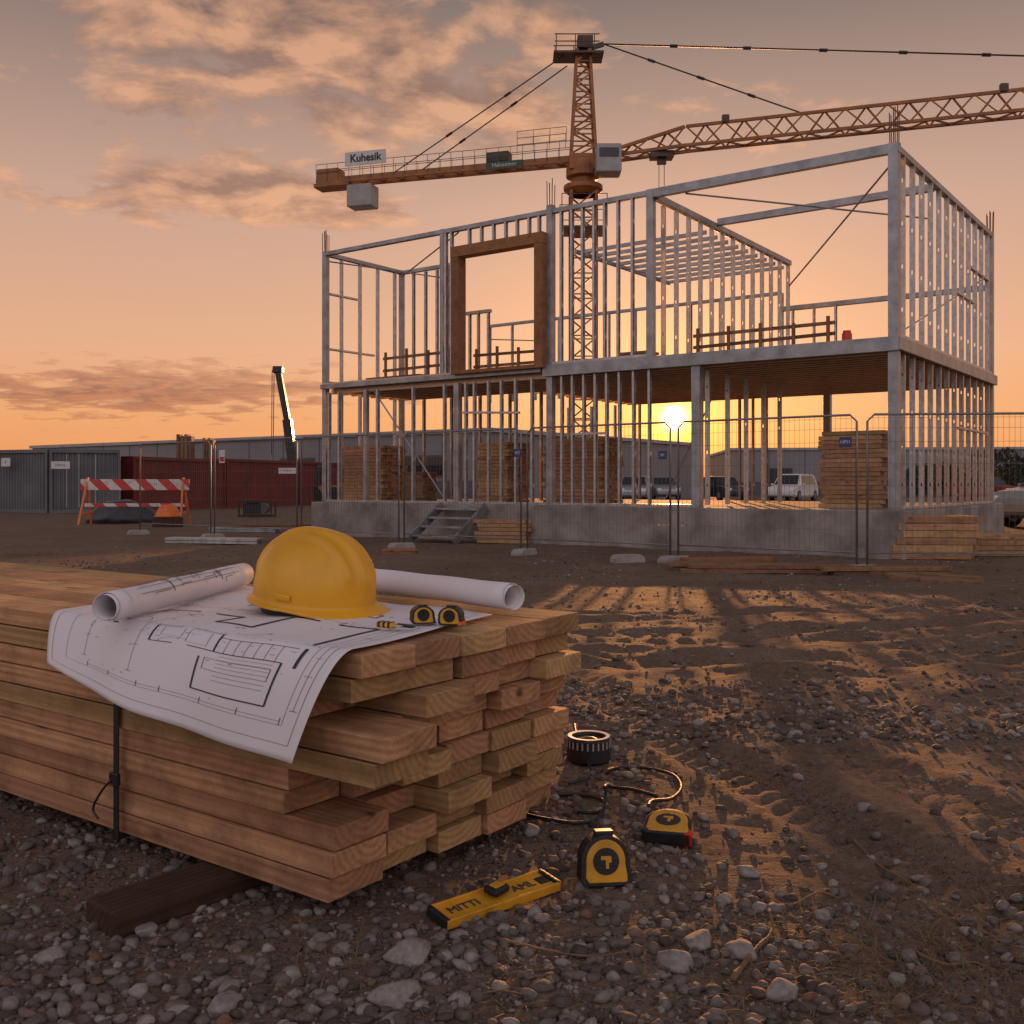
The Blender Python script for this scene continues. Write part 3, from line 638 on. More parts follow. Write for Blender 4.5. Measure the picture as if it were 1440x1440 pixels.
rod('brace',(fx(960),.1,TP-.15),(-.15,2.2,TP-.6)); rod('brace',(fx(1110,3),3,TP-1.25),(-.1,.2,TP-.2)); rod('brace',(fx(1180,5),5,D1+.1),(-.1,6,4.9))
rod('brace',(-LN+.1,.1,TP-.2),(fx(636,DL_),DL_,TP-.35)); rod('brace',(-LN+.1,DL_-.1,TP-.15),(fx(640),.1,TP-.1)); rod('brace',(fx(520),.1,D0),(fx(620),.1,F0+.1)); rod('brace',(-4.3,3.4,D0),(-5.3,3.2,F0+.1)); rod('brace',(fx(690,5),5,TP-1.3),(fx(757,5),5,TP-1.45))
for (x,y,z,h) in ((-.06,.06,TP,.55),(-.06,DP-.06,TP,.45),(-LN+.06,.06,TP,.45),(fx(772),.06,TP,.55)):
    mb=MB()
    for dx in(-.05,0,.05):
        for dy in(-.04,.04): mb.tube([(x+dx,y+dy,z-.1),(x+dx*1.15,y+dy,z+h*random.uniform(.75,1))],.008,5)
    mb.build('rebar',M['rebar'],bld)
def BW(x,y,z): q=BC+E*x+Vv*y; return Vector((q.x,q.y,FZ+z))
def guard(lb,x0,x1,y,z,n,h=.55):
    L=x1-x0; t=thing('guard_rail',lb,'guard rail',BW(x0,y,z),ANG)
    for i in range(n):
        mb=MB(); mb.box((L*i/(n-1),0,h/2),(.05,.04,h*random.uniform(.95,1.3))); mb.build('post',M['woodold'],t,bevel=.004)
    for zz in (h*.4,h*.85):
        mb=MB(); mb.beam((-.1,.035,zz),(L+.1,.035,zz+random.uniform(-.03,.06)),.025,.055); mb.build('rail',M['woodold'],t,bevel=.004)
guard('wooden guard rail on the upper deck left of the timber window',fx(518),fx(610),.5,D1,4)
guard('wooden guard rail seen through the timber window',fx(670,.9),fx(760,.9),.9,D1,4,.5)
guard('wooden guard rail on the upper deck at right',fx(958),fx(1145),.6,D1,5,.42)
def pack(lb,loc,rz,L,nx_,nz_,bw_=.14,bt=.05,name='lumber_pack',group=None,m='wood',jit=.04,cat='lumber pack',tw_=1):
    t=thing(name,lb,cat,loc,rz,group); mb=MB(); mb.box((0,0,0),(L,bw_-.008,bt-.006)); first=mb.build('board',M[m],t,bevel=.003,seg=1)
    for j in range(nz_):
        for i in range(nx_):
            o=first if (i==0 and j==0) else inst(first,t)
            o.location=(random.uniform(-jit,jit),(i-(nx_-1)/2)*bw_,bt/2+j*bt); o.rotation_euler=(0,0,random.uniform(-.01,.01)*tw_*jit/.04)
    return t
pack('stack of boards on the upper deck behind the left guard rail',BW(fx(560,1.0),1.1,D1),ANG,1.5,4,3,m='woodold')
pack('low stack of planks on the upper deck behind the right guard rail',BW(fx(1060,1.2),1.2,D1),ANG,2.0,4,2,m='woodold')
pack('short stack of blocks on the upper deck beside the tall post',BW(fx(888,1.0),1.2,D1),ANG,.6,3,5,m='woodold')
mb=MB(); mb.lathe([(0,0),(.07,0),(.075,.02),(.075,.2),(.06,.22),(.06,.25),(0,.25)],n=20); o=mb.build('red_canister',M['red'],None,smooth=True); o.location=BW(fx(1191,.8),.8,D1); tag(o,'small red canister on the deck near the right corner','canister')
pack('tall pack of boards on the slab at the left bay',BW(fx(527,1.4),1.4,F0),ANG,1.15,5,17,.15,.07,jit=.05)
pack('tall pack of boards on the slab below the timber window',BW(fx(708,1.5),1.5,F0),ANG,.75,5,17,.15,.07,jit=.05)
pack('tall pack of boards on the slab in the dense stud bay',BW(fx(820,2.2),2.2,F0),ANG,1.3,5,18,.15,.07,jit=.05)
pack('tall pack of boards on the slab near the right corner post',BW(fx(1208,1.3),1.3,F0),ANG,.95,5,17,.15,.07,jit=.06)
pack('pack of dark boards near the left stair',BW(fx(592,1.4),1.4,F0),ANG,.5,3,9,.15,.07,m='woodold')
q=G(1320,786); pack('pile of short rough beams at right outside the fence',(q.x,q.y+.3,FZ),ANG+.5,1.05,5,6,.17,.10,jit=.10)
q=G(712,764); pack('low pile of boards beside the metal steps',(q.x,q.y+.2,FZ),ANG+.35,.95,4,6,.14,.07,jit=.06)
q=G(1090,806); pack('flat row of long planks on the dirt before the foundation',(q.x,q.y+.2,g(q.y)),R(-8),1.9,4,2,.14,.05,m='woodold',jit=.3,tw_=1.5)
q=G(1015,797); pack('short loose planks on the dirt left of the long flat row',(q.x,q.y+.25,g(q.y)),R(5),1.2,3,2,.13,.05,m='glulam',jit=.25,tw_=1.5)
q=G(1200,808); pack('flat planks beside the block at the fence corner',(q.x+.3,q.y+.1,g(q.y)),R(4),1.5,4,2,.13,.05,m='woodold',jit=.2,tw_=1.5)
q=G(1330,818); pack('loose broken timber offcuts at right on the gravel',(q.x,q.y,g(q.y)),R(-20),.42,6,1,.17,.06,m='woodold',jit=.25,tw_=6)
q=G(1255,812); pack('scattered short offcuts just left of the rough beams',(q.x,q.y,g(q.y)),R(30),.3,4,1,.2,.05,m='woodold',jit=.2,tw_=8)
q=G(300,764); pack('bundle of grey steel channels on the ground at left',(q.x,q.y,g(q.y)),R(-12),1.75,4,2,.09,.05,name='steel_bundle',m='galv',cat='steel bundle')
q=G(345,748); pack('second bundle of grey steel channels behind the first',(q.x,q.y,g(q.y)),R(-16),1.6,3,2,.09,.05,name='steel_bundle',m='galvd',cat='steel bundle')
q=G(385,740); pack('thin planks on the ground left of the foundation',(q.x,q.y,g(q.y)),R(10),1.9,3,1,.14,.05,m='woodold',jit=.1)
q=G(560,779); pack('reddish board pieces on the ground in front of the steps',(q.x,q.y,g(q.y)),R(8),.5,3,2,.1,.04,m='glulam')
q=G(1410,790); pack('stack of timbers at the right edge by the silver car',(q.x+.3,q.y+1.4,g(q.y)),R(0),1.2,5,4,.15,.08,m='wood',jit=.1)
sp=BW(fx(672),-.15,0); stp=thing('metal_steps','grey metal steps leading up to the foundation slab','steps',(sp.x,sp.y,FZ),ANG)
for i in range(4):
    mb=MB(); mb.box((-.16,-.16-(3-i)*.22,.12+i*.155),(1.0,.22,.035)); mb.build('tread',M['galvd'],stp,bevel=.004)
for s_ in(-1,1):
    mb=MB(); mb.beam((-.16+s_*.52,-1.0,.02),(-.16+s_*.52,-.06,.64),.04,.16); mb.build('stringer',M['galvd'],stp,bevel=.004)
# ------------------------------------------------------------------ fence
A0=Vector((4.1,12.0)); A1=Vector((-7.66,21.0)); pts=[A0.lerp(A1,i/6) for i in range(7)]
pts=[Vector((8.9,11.55)),Vector((6.5,11.75))]+pts
FH=1.78
def panelmeshes(L):
    mb=MB(); r=.0145
    P=[(.06,0,0),(.06,0,FH-.08),(.14,0,FH),(L-.14,0,FH),(L-.06,0,FH-.08),(L-.06,0,0)]
    mb.tube(P[:],r,7); mb.tube([(.06,0,.16),(L-.06,0,.16)],r*.8,6); 
    fr=mb.mesh('frame',True); fr.materials.append(M['fence'])
    wb_=MB(); n=int((L-.12)/.062)
    for i in range(1,n): 
        x=.06+(L-.12)*i/n; wb_.beam((x,0,.16),(x,0,FH),.0028,.0028)
    for zz in (.16,.42,.68,.94,1.2,1.46,1.62,1.74): wb_.beam((.06,.003,zz),(L-.06,.003,zz),.0036,.0036)
    w=wb_.mesh('wire_mesh'); w.materials.append(M['wire']); return fr,w
flabs=['mesh fence panel running out of the right edge of the picture','mesh fence panel right of the building corner','mesh fence panel in front of the open deck bay where the sun shows','mesh fence panel in front of the dense stud bay','mesh fence panel in front of the metal steps','mesh fence panel in front of the left bay of the building','mesh fence panel in front of the red containers','leftmost mesh fence panel behind the striped barricade']
cache={}
for i in range(len(pts)-1):
    a,b=pts[i],pts[i+1]; L=round((b-a).length,2)
    if L not in cache: cache[L]=panelmeshes(L)
    t=thing('mesh_fence',flabs[i],'fence',(a.x,a.y,FZ+.08),math.atan2(b.y-a.y,b.x-a.x),'temporary mesh fence panels')
    for nm,me in zip(('frame','wire_mesh'),cache[L]):
        o=bpy.data.objects.new(nm,me); C.objects.link(o); o.parent=t
mb=MB(); ol=[(-.21,0),(.21,0),(.21,.06),(.16,.11),(-.16,.11),(-.21,.06)]; mb.prism(ol,-.10,.10); fm=mb.mesh('concrete_block'); fm.materials.append(M['concl'])
fl2=['at the far right outside the corner','at the right edge beyond the corner block','at the fence corner by the planks','below the sun','in front of the dense stud bay','by the metal steps','at the left end of the foundation','in front of the red containers','at the left end beside the barricade']
for i,a in enumerate(pts):
    o=bpy.data.objects.new('concrete_block',fm); C.objects.link(o); o.location=(a.x,a.y,FZ-.01); o.rotation_euler=(0,0,R(50+random.uniform(-25,15))); 
    bv=o.modifiers.new('b','BEVEL'); bv.width=.02; bv.segments=2
    tag(o,'grey concrete fence foot '+fl2[i],'fence foot','concrete fence feet')
q=G(885,793); o=bpy.data.objects.new('concrete_block',fm); C.objects.link(o); o.location=(q.x,q.y+.2,FZ); o.rotation_euler=(0,0,.3); tag(o,'spare concrete block lying just left of the sunlit fence foot','block')
def sign(lb,p,w,h,rz,m='white',txt=None,tm_='ink',band=None):
    t=thing('sign',lb,'sign',p,rz); mb=MB(); mb.box((0,0,0),(w,.012,h)); mb.build('panel',M[m],t,bevel=.003)
    if band: mb=MB(); mb.box((0,-.009,-h*.2),(w*.8,.004,h*.35)); mb.build('colour_band',M[band],t)
    if txt: text('lettering',txt,h*.5,M[tm_],t,(0,-.0085,h*.12 if band else 0),(PI/2,0,0),.001,.0)
    return t
def onf(px,py,dy=.05):
    k=(px-720)/1440; d=A1-A0; s=(k*A0.y-A0.x)/(d.x-k*d.y); p=A0+d*s; return Vector((p.x,p.y-dy,CAMZ+(680-py)/1440*p.y))
fa=math.atan2(-(A1-A0).y,-(A1-A0).x)
sign('small blue sign on the fence right of the sun',onf(1187,622),.15,.12,fa,'blue','HPH','white')
sign('small blue sign on the fence before the dense studs',onf(728,637),.14,.12,fa,'blue','RPS','white')
sign('small blue sign on the fence near the sun',onf(931,640),.12,.11,fa,'blue','AK','white')
# ------------------------------------------------------------------ containers, warehouse, left side
def container(lb,p0,p1,h,m,depth=2.2):
    p0=Vector(p0);p1=Vector(p1); d=p1-p0; L=d.length; a=math.atan2(d.y,d.x); t=thing('shipping_container',lb,'container',(p0.x,p0.y,FZ),a)
    n=int(L/.14); pr=[]
    for i in range(n):
        x0=L*i/n; s=L/n; pr+=[(x0,0),(x0+s*.3,0),(x0+s*.45,.04),(x0+s*.8,.04)]
    pr.append((L,0)); k=len(pr); mb=MB()
    vs=[(x,y,.12) for x,y in pr]+[(x,y,h-.1) for x,y in pr]; mb.add(vs,[(i,i+1,k+i+1,k+i) for i in range(k-1)])
    mb.bb(0.02,L-.02,.08,depth,.05,h-.03); mb.build('shell',M[m],t)
    mb=MB(); 
    for z in(.06,h-.05): mb.box((L/2,-.01,z),(L,.08,.12)); 
    for x in(.04,L-.04): mb.box((x,-.01,h/2),(.1,.09,h))
    mb.box((L/2,depth/2,h+.0),(L,depth,.04)); mb.build('corner_frame',M[m],t,bevel=.006)
    return t,L,a
t,L,a=container('grey site container at the left edge of the picture',(-21.5,38.5),(-16.4,36.2),2.25,'greyc')
sign('small white notice on the left grey container',P3(8,650,36.6),.45,.3,a,'white','A',)
t,L,a=container('grey site container with white notice next to the red containers',(-16.3,36.1),(-14.15,37.0),2.25,'greyc')
for x in(.55,.95,1.5): 
    mb=MB(); mb.tube([(x,-.07,.2),(x,-.07,2.1)],.02,6); mb.build('lock_rod',M['cabw'],t)
sign('white notice with dark lettering on the second grey container',P3(85,654,35.6),.6,.26,a,'white','J.fbma')
s0=Vector((-14.1,38.0)); s1=Vector((-8.4,55.0))
for i,nm in enumerate(('nearest','middle','farthest')):
    container(nm+' of the row of dark red containers at left',s0.lerp(s1,i/3+.002),s0.lerp(s1,(i+1)/3-.004),2.05 if i==0 else 2.1,'redc')
sign('white sign with red band on the red containers',P3(404,662,42.0),.7,.24,R(10),'white','TREX','red')
sign('narrow white and red notice on the red container at left',P3(312,642,39.5),.2,.5,R(10),'white',None,band='red')
def warehouse(lb,p0,p1,h,dp,win):
    p0=Vector(p0);p1=Vector(p1); d=p1-p0; L=d.length; t=thing('warehouse',lb,'warehouse',(p0.x,p0.y,FZ),math.atan2(d.y,d.x))
    mb=MB(); mb.bb(0,L,0,dp,0,h); mb.build('wall',M['ware'],t); mb=MB(); mb.bb(-.2,L+.2,-.15,dp+.2,h+.002,h+.22); mb.build('roof',M['cabw'],t)
    mb=MB(); n=int(L/3)
    for i in range(1,n): mb.bb(L*i/n-.03,L*i/n+.03,-.02,-.003,0,h)
    mb.bb(0,L,-.03,-.003,0,1.2); mb.build('cladding_joints',M['wared'],t)
    for x,w,z0_,z1_ in win:
        mb=MB(); mb.bb(x,x+w,-.06,-.032,z0_,z1_); o=mb.build('window',M['wared'],t); mb=MB(); mb.bb(x+.1,x+w-.1,-.08,-.062,z0_+.1,z1_-.1); mb.build('pane',M['glass'],o)
    return t
warehouse('long grey warehouse behind the red containers at left',(-37,79),(-1.2,53.5),3.75,25,[(17,2.2,1.6,2.6),(23,1.2,0,2.2),(28,3,1.6,2.6),(33,2,1.4,2.4),(38,3,1.4,2.6)])
warehouse('long pale warehouse far behind the building at right',(19,88),(58,84),3.9,25,[(3,2,0,2.4),(9,3,0,2.6),(15,3,0,2.6),(22,4,1.2,2.4),(30,4,1.2,2.4)])
warehouse('low grey hall far behind the sun',(-1,95),(17.5,95),2.2,15,[(4,3,0,2),(11,3,0,2)])
for (px0,px1,py,Y,lb) in ((250,272,611,46,'tall brown stack of timber panels standing behind the red containers'),(287,302,616,48,'narrow brown timber stack right of the taller one')):
    a=P3(px0,py,Y);b=P3(px1,py,Y); t=thing('timber_stack',lb,'timber stack',((a.x+b.x)/2,Y,FZ)); w=b.x-a.x; h=a.z-FZ
    for k in range(4):
        mb=MB(); mb.box(((k-1.5)*w/4,0,h/2-(k%2)*.04),(w/4-.03,.5,h-(k%2)*.08)); mb.build('panel',M['woodold'],t,bevel=.01)
mc=thing('mobile_crane','dark telescopic crane boom rising behind the red containers','mobile crane',(-10.9,52,FZ))
mb=MB(); p0=P3(413,662,52)-mc.location; p1=P3(404,590,52)-mc.location; p2=P3(391,520,52)-mc.location
mb.beam(p0,p1,.42,.45); mb.build('boom',M['blackg'],mc); mb=MB(); mb.beam(p1,p2,.3,.33); mb.build('boom_section',M['blackg'],mc); mb=MB(); mb.box(p2,(.5,.4,.35)); mb.build('boom_head',M['blackg'],mc,bevel=.05)
mb=MB(); mb.tube([p2+Vector((-.2,0,0)),p2+Vector((-.25,0,-4.6))],.02,4); mb.tube([p2+Vector((-.3,0,0)),p2+Vector((-.33,0,-4.3))],.02,4); mb.build('hoist_cable',M['cable'],mc)
mb=MB(); mb.box((.3,0,1.2),(2.2,2.2,1.6)); mb.build('cab',M['blackg'],mc,bevel=.15); mb=MB(); mb.box((0,0,.6),(5.5,2.2,.7)); mb.build('chassis',M['crane'],mc,bevel=.08)
for x in(-2,-1,1,2):
    mb=MB(); mb.tube([(x,-1.2,.45),(x,-.8,.45)],.45,18); mb.build('wheel',M['tyre'],mc)
q0=G(190,738); bar=thing('barricade','red and white striped barricade with A-frame legs in front of the grey containers','barricade',(q0.x,q0.y,FZ),R(3))
wB=150/1440*q0.y
mb=MB(); mb.box((0,0,1.02),(wB,.05,.28)); mb.build('striped_board',M['stripes'],bar,bevel=.01)
mb=MB(); mb.box((0,.08,.50),(wB*.95,.04,.09)); mb.build('lower_board',M['stripes'],bar,bevel=.01)
for s_ in(-1,1):
    for d in(-1,1):
        mb=MB(); mb.beam((s_*wB*.44,.04,1.20),(s_*wB*.44+s_*.06,d*.45,0),.05,.05); mb.build('leg',M['orange'],bar,bevel=.008)
    mb=MB(); mb.beam((s_*wB*.44,-.3,.3),(s_*wB*.44,.35,.3),.04,.04); mb.build('brace',M['orange'],bar)
hx,hy=(236-720)/1440*(q0.y-1.2),q0.y-1.2
mb=MB(); mb.lathe([(0,.30),(.1,.29),(.19,.24),(.25,.15),(.28,.05),(.33,0),(.31,-.01)],n=28); o=mb.build('safety_helmet',M['orange'],None,smooth=True); o.location=(hx,hy,FZ+.25); tag(o,'large orange dome at the right leg of the barricade','helmet')
mb=MB(); mb.box((0,0,.11),(.6,.5,.24)); o=mb.build('crate',M['wooddark'],None,bevel=.02); o.location=(hx,hy,FZ); tag(o,'dark crate under the orange dome beside the barricade','crate')
tx,ty=(172-720)/1440*(q0.y+1.2),q0.y+1.2
mb=MB(); mb.add([(v.x*.95,v.y*.6,max(0,v.z)*.62+.03*math.sin(v.x*9+v.y*5)) for v in [Vector(p) for p in iv1]],[tuple(f) for f in fi1]); o=mb.build('tarpaulin_heap',M['tarp'],None,smooth=True); o.location=(tx,ty,FZ); tag(o,'heap under a dark tarpaulin behind the striped barricade','tarpaulin')
q=G(362,727); gen=thing('generator','small dark generator on the ground in front of the red containers','generator',(q.x,q.y,FZ))
mb=MB(); [mb.tube([(x,y,0),(x,y,.5)],.03,6) for x in(-.5,.5) for y in(-.3,.3)]; [mb.beam((-.5,y,z),(.5,y,z),.05,.05) for y in(-.3,.3) for z in(.05,.5)]; [mb.beam((x,-.3,z),(x,.3,z),.05,.05) for x in(-.5,.5) for z in(.05,.5)]; mb.build('frame',M['black'],gen)
mb=MB(); mb.box((-.12,0,.27),(.55,.45,.34)); mb.build('engine',M['darkcar'],gen,bevel=.04); mb=MB(); mb.tube([(.2,-.2,.27),(.2,.2,.27)],.16,18); mb.build('flywheel',M['wared'],gen); mb=MB(); mb.box((-.1,0,.47),(.4,.35,.06)); mb.build('fuel_tank',M['redc'],gen,bevel=.02)
# ------------------------------------------------------------------ cars
def car(lb,loc,rz,m,L=4.3,W=1.78,H=1.5,suv=0,group=None):
    t=thing('parked_car',lb,'car',loc,rz,group); hl=L/2
    st=[(-hl,.45,.72,.72,.8,.8),(-hl+.12,.25,.92,.94,.86,.82),(-hl+ (.35 if suv else .75),.22,.95,1.0 if not suv else H*.93,.89,.70),(-hl+(.6 if suv else 1.25),.22,.95,H-.02,.89,.66),(.15,.22,.93,H,.89,.66),(.55,.22,.92,H-.05,.89,.67),(hl-1.05,.22,.90,.96,.89,.78),(hl-.4,.24,.84,.86,.86,.76),(hl-.05,.32,.66,.68,.78,.7),(hl,.4,.55,.55,.7,.66)]
    mb=MB(); vs=[]; 
    for x,zb,zm,zt_,wm,wt_ in st:
        s=W/1.78; pr=[(-wm*.9,zb),(-wm,zb+.12),(-wm,zm),(-wt_,zt_),(-wt_*.6,zt_+.02),(wt_*.6,zt_+.02),(wt_,zt_),(wm,zm),(wm,zb+.12),(wm*.9,zb)]
        vs+=[(x,y*s,z) for y,z in pr]
    n=10; fs=[(j*n+k,j*n+(k+1)%n,(j+1)*n+(k+1)%n,(j+1)*n+k) for j in range(len(st)-1) for k in range(n)]+[tuple(range(n)),tuple(range((len(st)-1)*n,len(st)*n))]
    mb.add(vs,fs); mb.build('body',M[m],t,smooth=False,bevel=.03)
    def quad(name,pp):
        mb=MB(); mb.add(pp,[(0,1,2,3)]); o=mb.build(name,M['glass'],t); s=o.modifiers.new('s','SOLIDIFY'); s.thickness=.02; s.offset=0
    xf=hl-1.0; quad('windscreen',[(xf-.06,-.70,1.0),(xf-.06,.70,1.0),(.62,.60,H-.07),(.62,-.60,H-.07)])
    xb=-hl+(.22 if suv else .7); quad('rear_window',[(xb,-.66,1.02),(xb,.66,1.02),(xb+(.24 if suv else .5),.58,H-.08),(xb+(.24 if suv else .5),-.58,H-.08)])
    for s_ in(-1,1): quad('side_window',[(-hl+(.55 if suv else 1.1),s_*.885,.98),(xf-.35,s_*.885,.97),(.5,s_*.705,H-.09),(-hl+(.75 if suv else 1.35),s_*.705,H-.09)])
    for x in(-hl+.8,hl-.85):
        for s_ in(-1,1):
            w=bpy.data.objects.new('wheel',None); C.objects.link(w); w.parent=t; w.location=(x,s_*.80,.33)
            mb=MB(); mb.tube([(0,-.1,0),(0,.1,0)],.33,20); mb.build('tyre',M['tyre'],w,bevel=.02); mb=MB(); mb.tube([(0,-.108,0),(0,.108,0)],.2,14); mb.build('rim',M['silver'],w)
    for s_ in(-1,1):
        mb=MB(); mb.box((hl-.10,s_*.6,.70),(.14,.28,.13)); mb.build('headlight',M['lamp'],t,bevel=.02)
        mb=MB(); mb.box((-hl+.08,s_*.66,.82),(.1,.2,.16)); mb.build('tail_light',M['red'],t,bevel=.02)
        mb=MB(); mb.box((.8,s_*.98,1.0),(.12,.16,.12)); mb.build('wing_mirror',M[m],t,bevel=.03)
    return t
car('white sport utility car parked behind the open ground floor',(17.0,62,FZ),R(-125),'white',4.4,1.8,1.62,1)
car('silver car parked behind the dense studs left of the sun',(7.2,60,FZ),R(-100),'silver')
car('silver car with lamps facing the camera just left of the sun',(9.6,66,FZ),R(-85),'silver')
car('dark car parked right of the sun behind the studs',(13.0,64,FZ),R(-70),'darkcar')
car('dark red car far away right of the building',(29.5,64,FZ),R(-60),'redc')
car('silver car cut off by the right edge of the picture',(13.6,24.5,FZ),R(-160),'silver',4.4,1.8,1.45)
# ------------------------------------------------------------------ tower crane
def lat(mb,p0,p1,w,h,n,rc=.07,rd=.035,tri=False,w1=None):
    p0=Vector(p0);p1=Vector(p1); d=(p1-p0).normalized(); up=Vector((0,0,1)) if abs(d.z)<.9 else Vector((0,1,0)); sd=d.cross(up).normalized(); up=sd.cross(d)
    w1=w1 or (w,h)
    def ring(t):
        c=p0.lerp(p1,t); a=(w+(w1[0]-w)*t)/2; b=(h+(w1[1]-h)*t)/2
        if tri: return [c-sd*a-up*b,c+sd*a-up*b,c+up*b]
        return [c-sd*a-up*b,c+sd*a-up*b,c+sd*a+up*b,c-sd*a+up*b]
    rr=[ring(i/n) for i in range(n+1)]; k=len(rr[0])
    for q in range(k): mb.beam(rr[0][q],rr[n][q],rc*2,rc*2)
    for i in range(n):
        for q in range(k):
            a,b=(q,(q+1)%k) if i%2 else ((q+1)%k,q)
            mb.beam(rr[i][a],rr[i+1][b],rd*2,rd*2)
            if not tri: mb.beam(rr[i][q],rr[i][(q+1)%k],rd*1.6,rd*1.6)
CY=60; cx=(820-720)/1440*CY; tc_=thing('tower_crane','orange tower crane rising behind the steel frame with jib to the right','tower crane',(cx,CY,FZ))
def cz_(py,Y=CY): return CAMZ-FZ+(680-py)/1440*Y
mb=MB(); lat(mb,(0,0,0),(0,0,cz_(272)),1.45,1.45,15,.085,.045); mb.build('mast',M['crane'],tc_)
mb=MB(); mb.box((0,0,.2),(4,4,.5)); mb.build('base',M['conc'],tc_)
mb=MB(); mb.lathe([(.8,cz_(275)),(1.15,cz_(268)),(1.15,cz_(262)),(.7,cz_(258)),(.7,cz_(252)),(1.0,cz_(250)),(1.0,cz_(240)),(.9,cz_(228))],n=24); mb.box((0,0,cz_(232)),(1.7,1.7,.9)); mb.build('slewing_unit',M['crane'],tc_,bevel=.03)
jd=Vector((1,-.30,0)).normalized(); zj=cz_(218)
mb=MB(); lat(mb,(0,0,cz_(228)),(0,0,cz_(72)),1.45,1.45,9,.08,.045,w1=(.75,.75)); mb.build('tower_head',M['crane'],tc_)
mb=MB(); mb.box((-.3,0,cz_(80)),(2.9,1.6,.12)); 
for x in(-1.6,-.5,.6):
    for y in(-.8,.8): mb.beam((x,y,cz_(80)),(x,y,cz_(56)),.05,.05)
for z in(66,56):
    for y in(-.8,.8): mb.beam((-1.7,y,cz_(z)),(.9,y,cz_(z)),.05,.05)
mb.box((.1,0,cz_(62)),(.9,.9,.7)); mb.build('top_platform',M['craned'],tc_)
mb=MB(); mb.box((1.35,-1.2,cz_(235)),(1.45,1.3,1.65)); cabn=mb.build('cab',M['cabw'],tc_,bevel=.1); mb=MB(); mb.box((1.35,-1.87,cz_(228)),(1.1,.05,.5)); mb.build('cab_window',M['glass'],cabn)
mb=MB(); mb.box((0,0,cz_(325)),(2.6,2.4,.1)); [mb.beam((x,y,cz_(325)),(x,y,cz_(280)),.05,.05) for x in(-1.3,1.3) for y in(-1.2,1.2)]; [mb.beam((-1.3,y,cz_(z)),(1.3,y,cz_(z)),.04,.04) for y in(-1.2,1.2) for z in(280,302)]; mb.build('mast_platform',M['craned'],tc_)
J0=jd*1.9+Vector((0,0,zj-.1)); J1=jd*6.0+Vector((0,0,zj+.45)); J2=jd*34+Vector((0,0,zj+.75))
mb=MB(); lat(mb,J0,J1,1.1,.5,4,.085,.045,True,w1=(1.1,1.25)); lat(mb,J1,J2,1.1,1.25,26,.08,.04,True); mb.build('jib',M['crane'],tc_)
mb=MB(); mb.box(jd*4.6+Vector((0,0,zj-.45)),(1.3,.9,.35)); mb.box(jd*4.6+Vector((0,0,zj-.75)),(.5,.3,.4)); [mb.tube([jd*4.6+Vector((s,0,zj-.9)),jd*4.6+Vector((s,0,zj-2.6))],.02,4) for s in(-.15,.15)]; mb.build('trolley',M['craned'],tc_)
for k,sx in enumerate((8.2,22.5,26)):
    mb=MB(); q=J1.lerp(J2,(sx-6)/28); mb.box(q+Vector((0,0,.8)),(.4,.3,.45)); mb.build('work_light',M['craned'],tc_,bevel=.04)
K0=-jd*.7+Vector((0,0,cz_(226))); K1=-jd*17.2+Vector((0,0,cz_(226)+.05))
mb=MB(); mb.beam(K0+Vector((0,-.5,0)),K1+Vector((0,-.5,0)),.14,.32); mb.beam(K0+Vector((0,.5,0)),K1+Vector((0,.5,0)),.14,.32); n=26
for i in range(n):
    a=K0.lerp(K1,i/n); b=K0.lerp(K1,(i+1)/n); s=.5 if i%2 else -.5; mb.beam(a+Vector((0,s,0)),b+Vector((0,-s,0)),.07,.07)
mb.build('counter_jib',M['crane'],tc_)
mb=MB(); n=22
for s in(-.6,.6):
    for i in range(n+1): q=K0.lerp(K1,i/n)+Vector((0,s,0)); mb.beam(q,q+Vector((0,0,1.05)),.03,.03)
    for z in(.55,1.05): mb.beam(K0+Vector((0,s,z)),K1+Vector((0,s,z)),.03,.03)
q=K0.lerp(K1,.02)
for s in(-.6,.6):
    for zz in(1.5,1.9): mb.beam(q+Vector((0,s,zz)),q-jd*3+Vector((0,s,zz)),.03,.03)
    for i in range(4): mb.beam(q-jd*i+Vector((0,s,1)),q-jd*i+Vector((0,s,1.9)),.03,.03)
mb.build('walkway_railing',M['craned'],tc_)
mb=MB(); q=K1+jd*3.1; mb.box(q+Vector((0,0,-1.05)),(1.65,1.2,1.35),-.29); mb.build('counterweight',M['cabw'],tc_,bevel=.04)
mb=MB(); q=K1+jd*.9; mb.box(q+Vector((0,0,.45)),(1.5,1.0,.7),-.29); mb.box(K1+jd*1.2+Vector((0,0,-.25)),(2.4,1.2,.25),-.29); mb.build('winch',M['crane'],tc_,bevel=.04)
mb=MB(); q=K0.lerp(K1,.27); mb.box(q+Vector((0,0,.6)),(1.4,.8,.6),-.29); mb.build('motor_box',M['craned'],tc_,bevel=.05)
q=K1+jd*3.4+Vector((0,-.75,1.15)); aj=math.atan2(jd.y,jd.x)
mb=MB(); mb.box(q,(2.75,.05,.85),aj); sb=mb.build('name_board',M['white'],tc_)
text('lettering','Kuhesik',.66,M['ink'],sb,q+Vector((0,-.05,0)),(PI/2,0,aj),.004,.012,.98)
q=K0.lerp(K1,.25)+Vector((0,-.68,-.02)); mb=MB(); mb.box(q,(2.2,.04,.42),aj); gb=mb.build('small_board',M['green'],tc_); text('lettering','Haksutinor',.34,M['white'],gb,q+Vector((0,-.04,0)),(PI/2,0,aj),.004,.0)
def tie(p0,p1,r=.055,nk=5):
    mb=MB(); mb.tube([p0,p1],r,5)
    for i in range(1,nk): q=Vector(p0).lerp(Vector(p1),i/nk); d=(Vector(p1)-Vector(p0)).normalized(); mb.tube([q-d*.22,q+d*.22],r*1.9,6)
    mb.build('tie_bar',M['cable'],tc_)
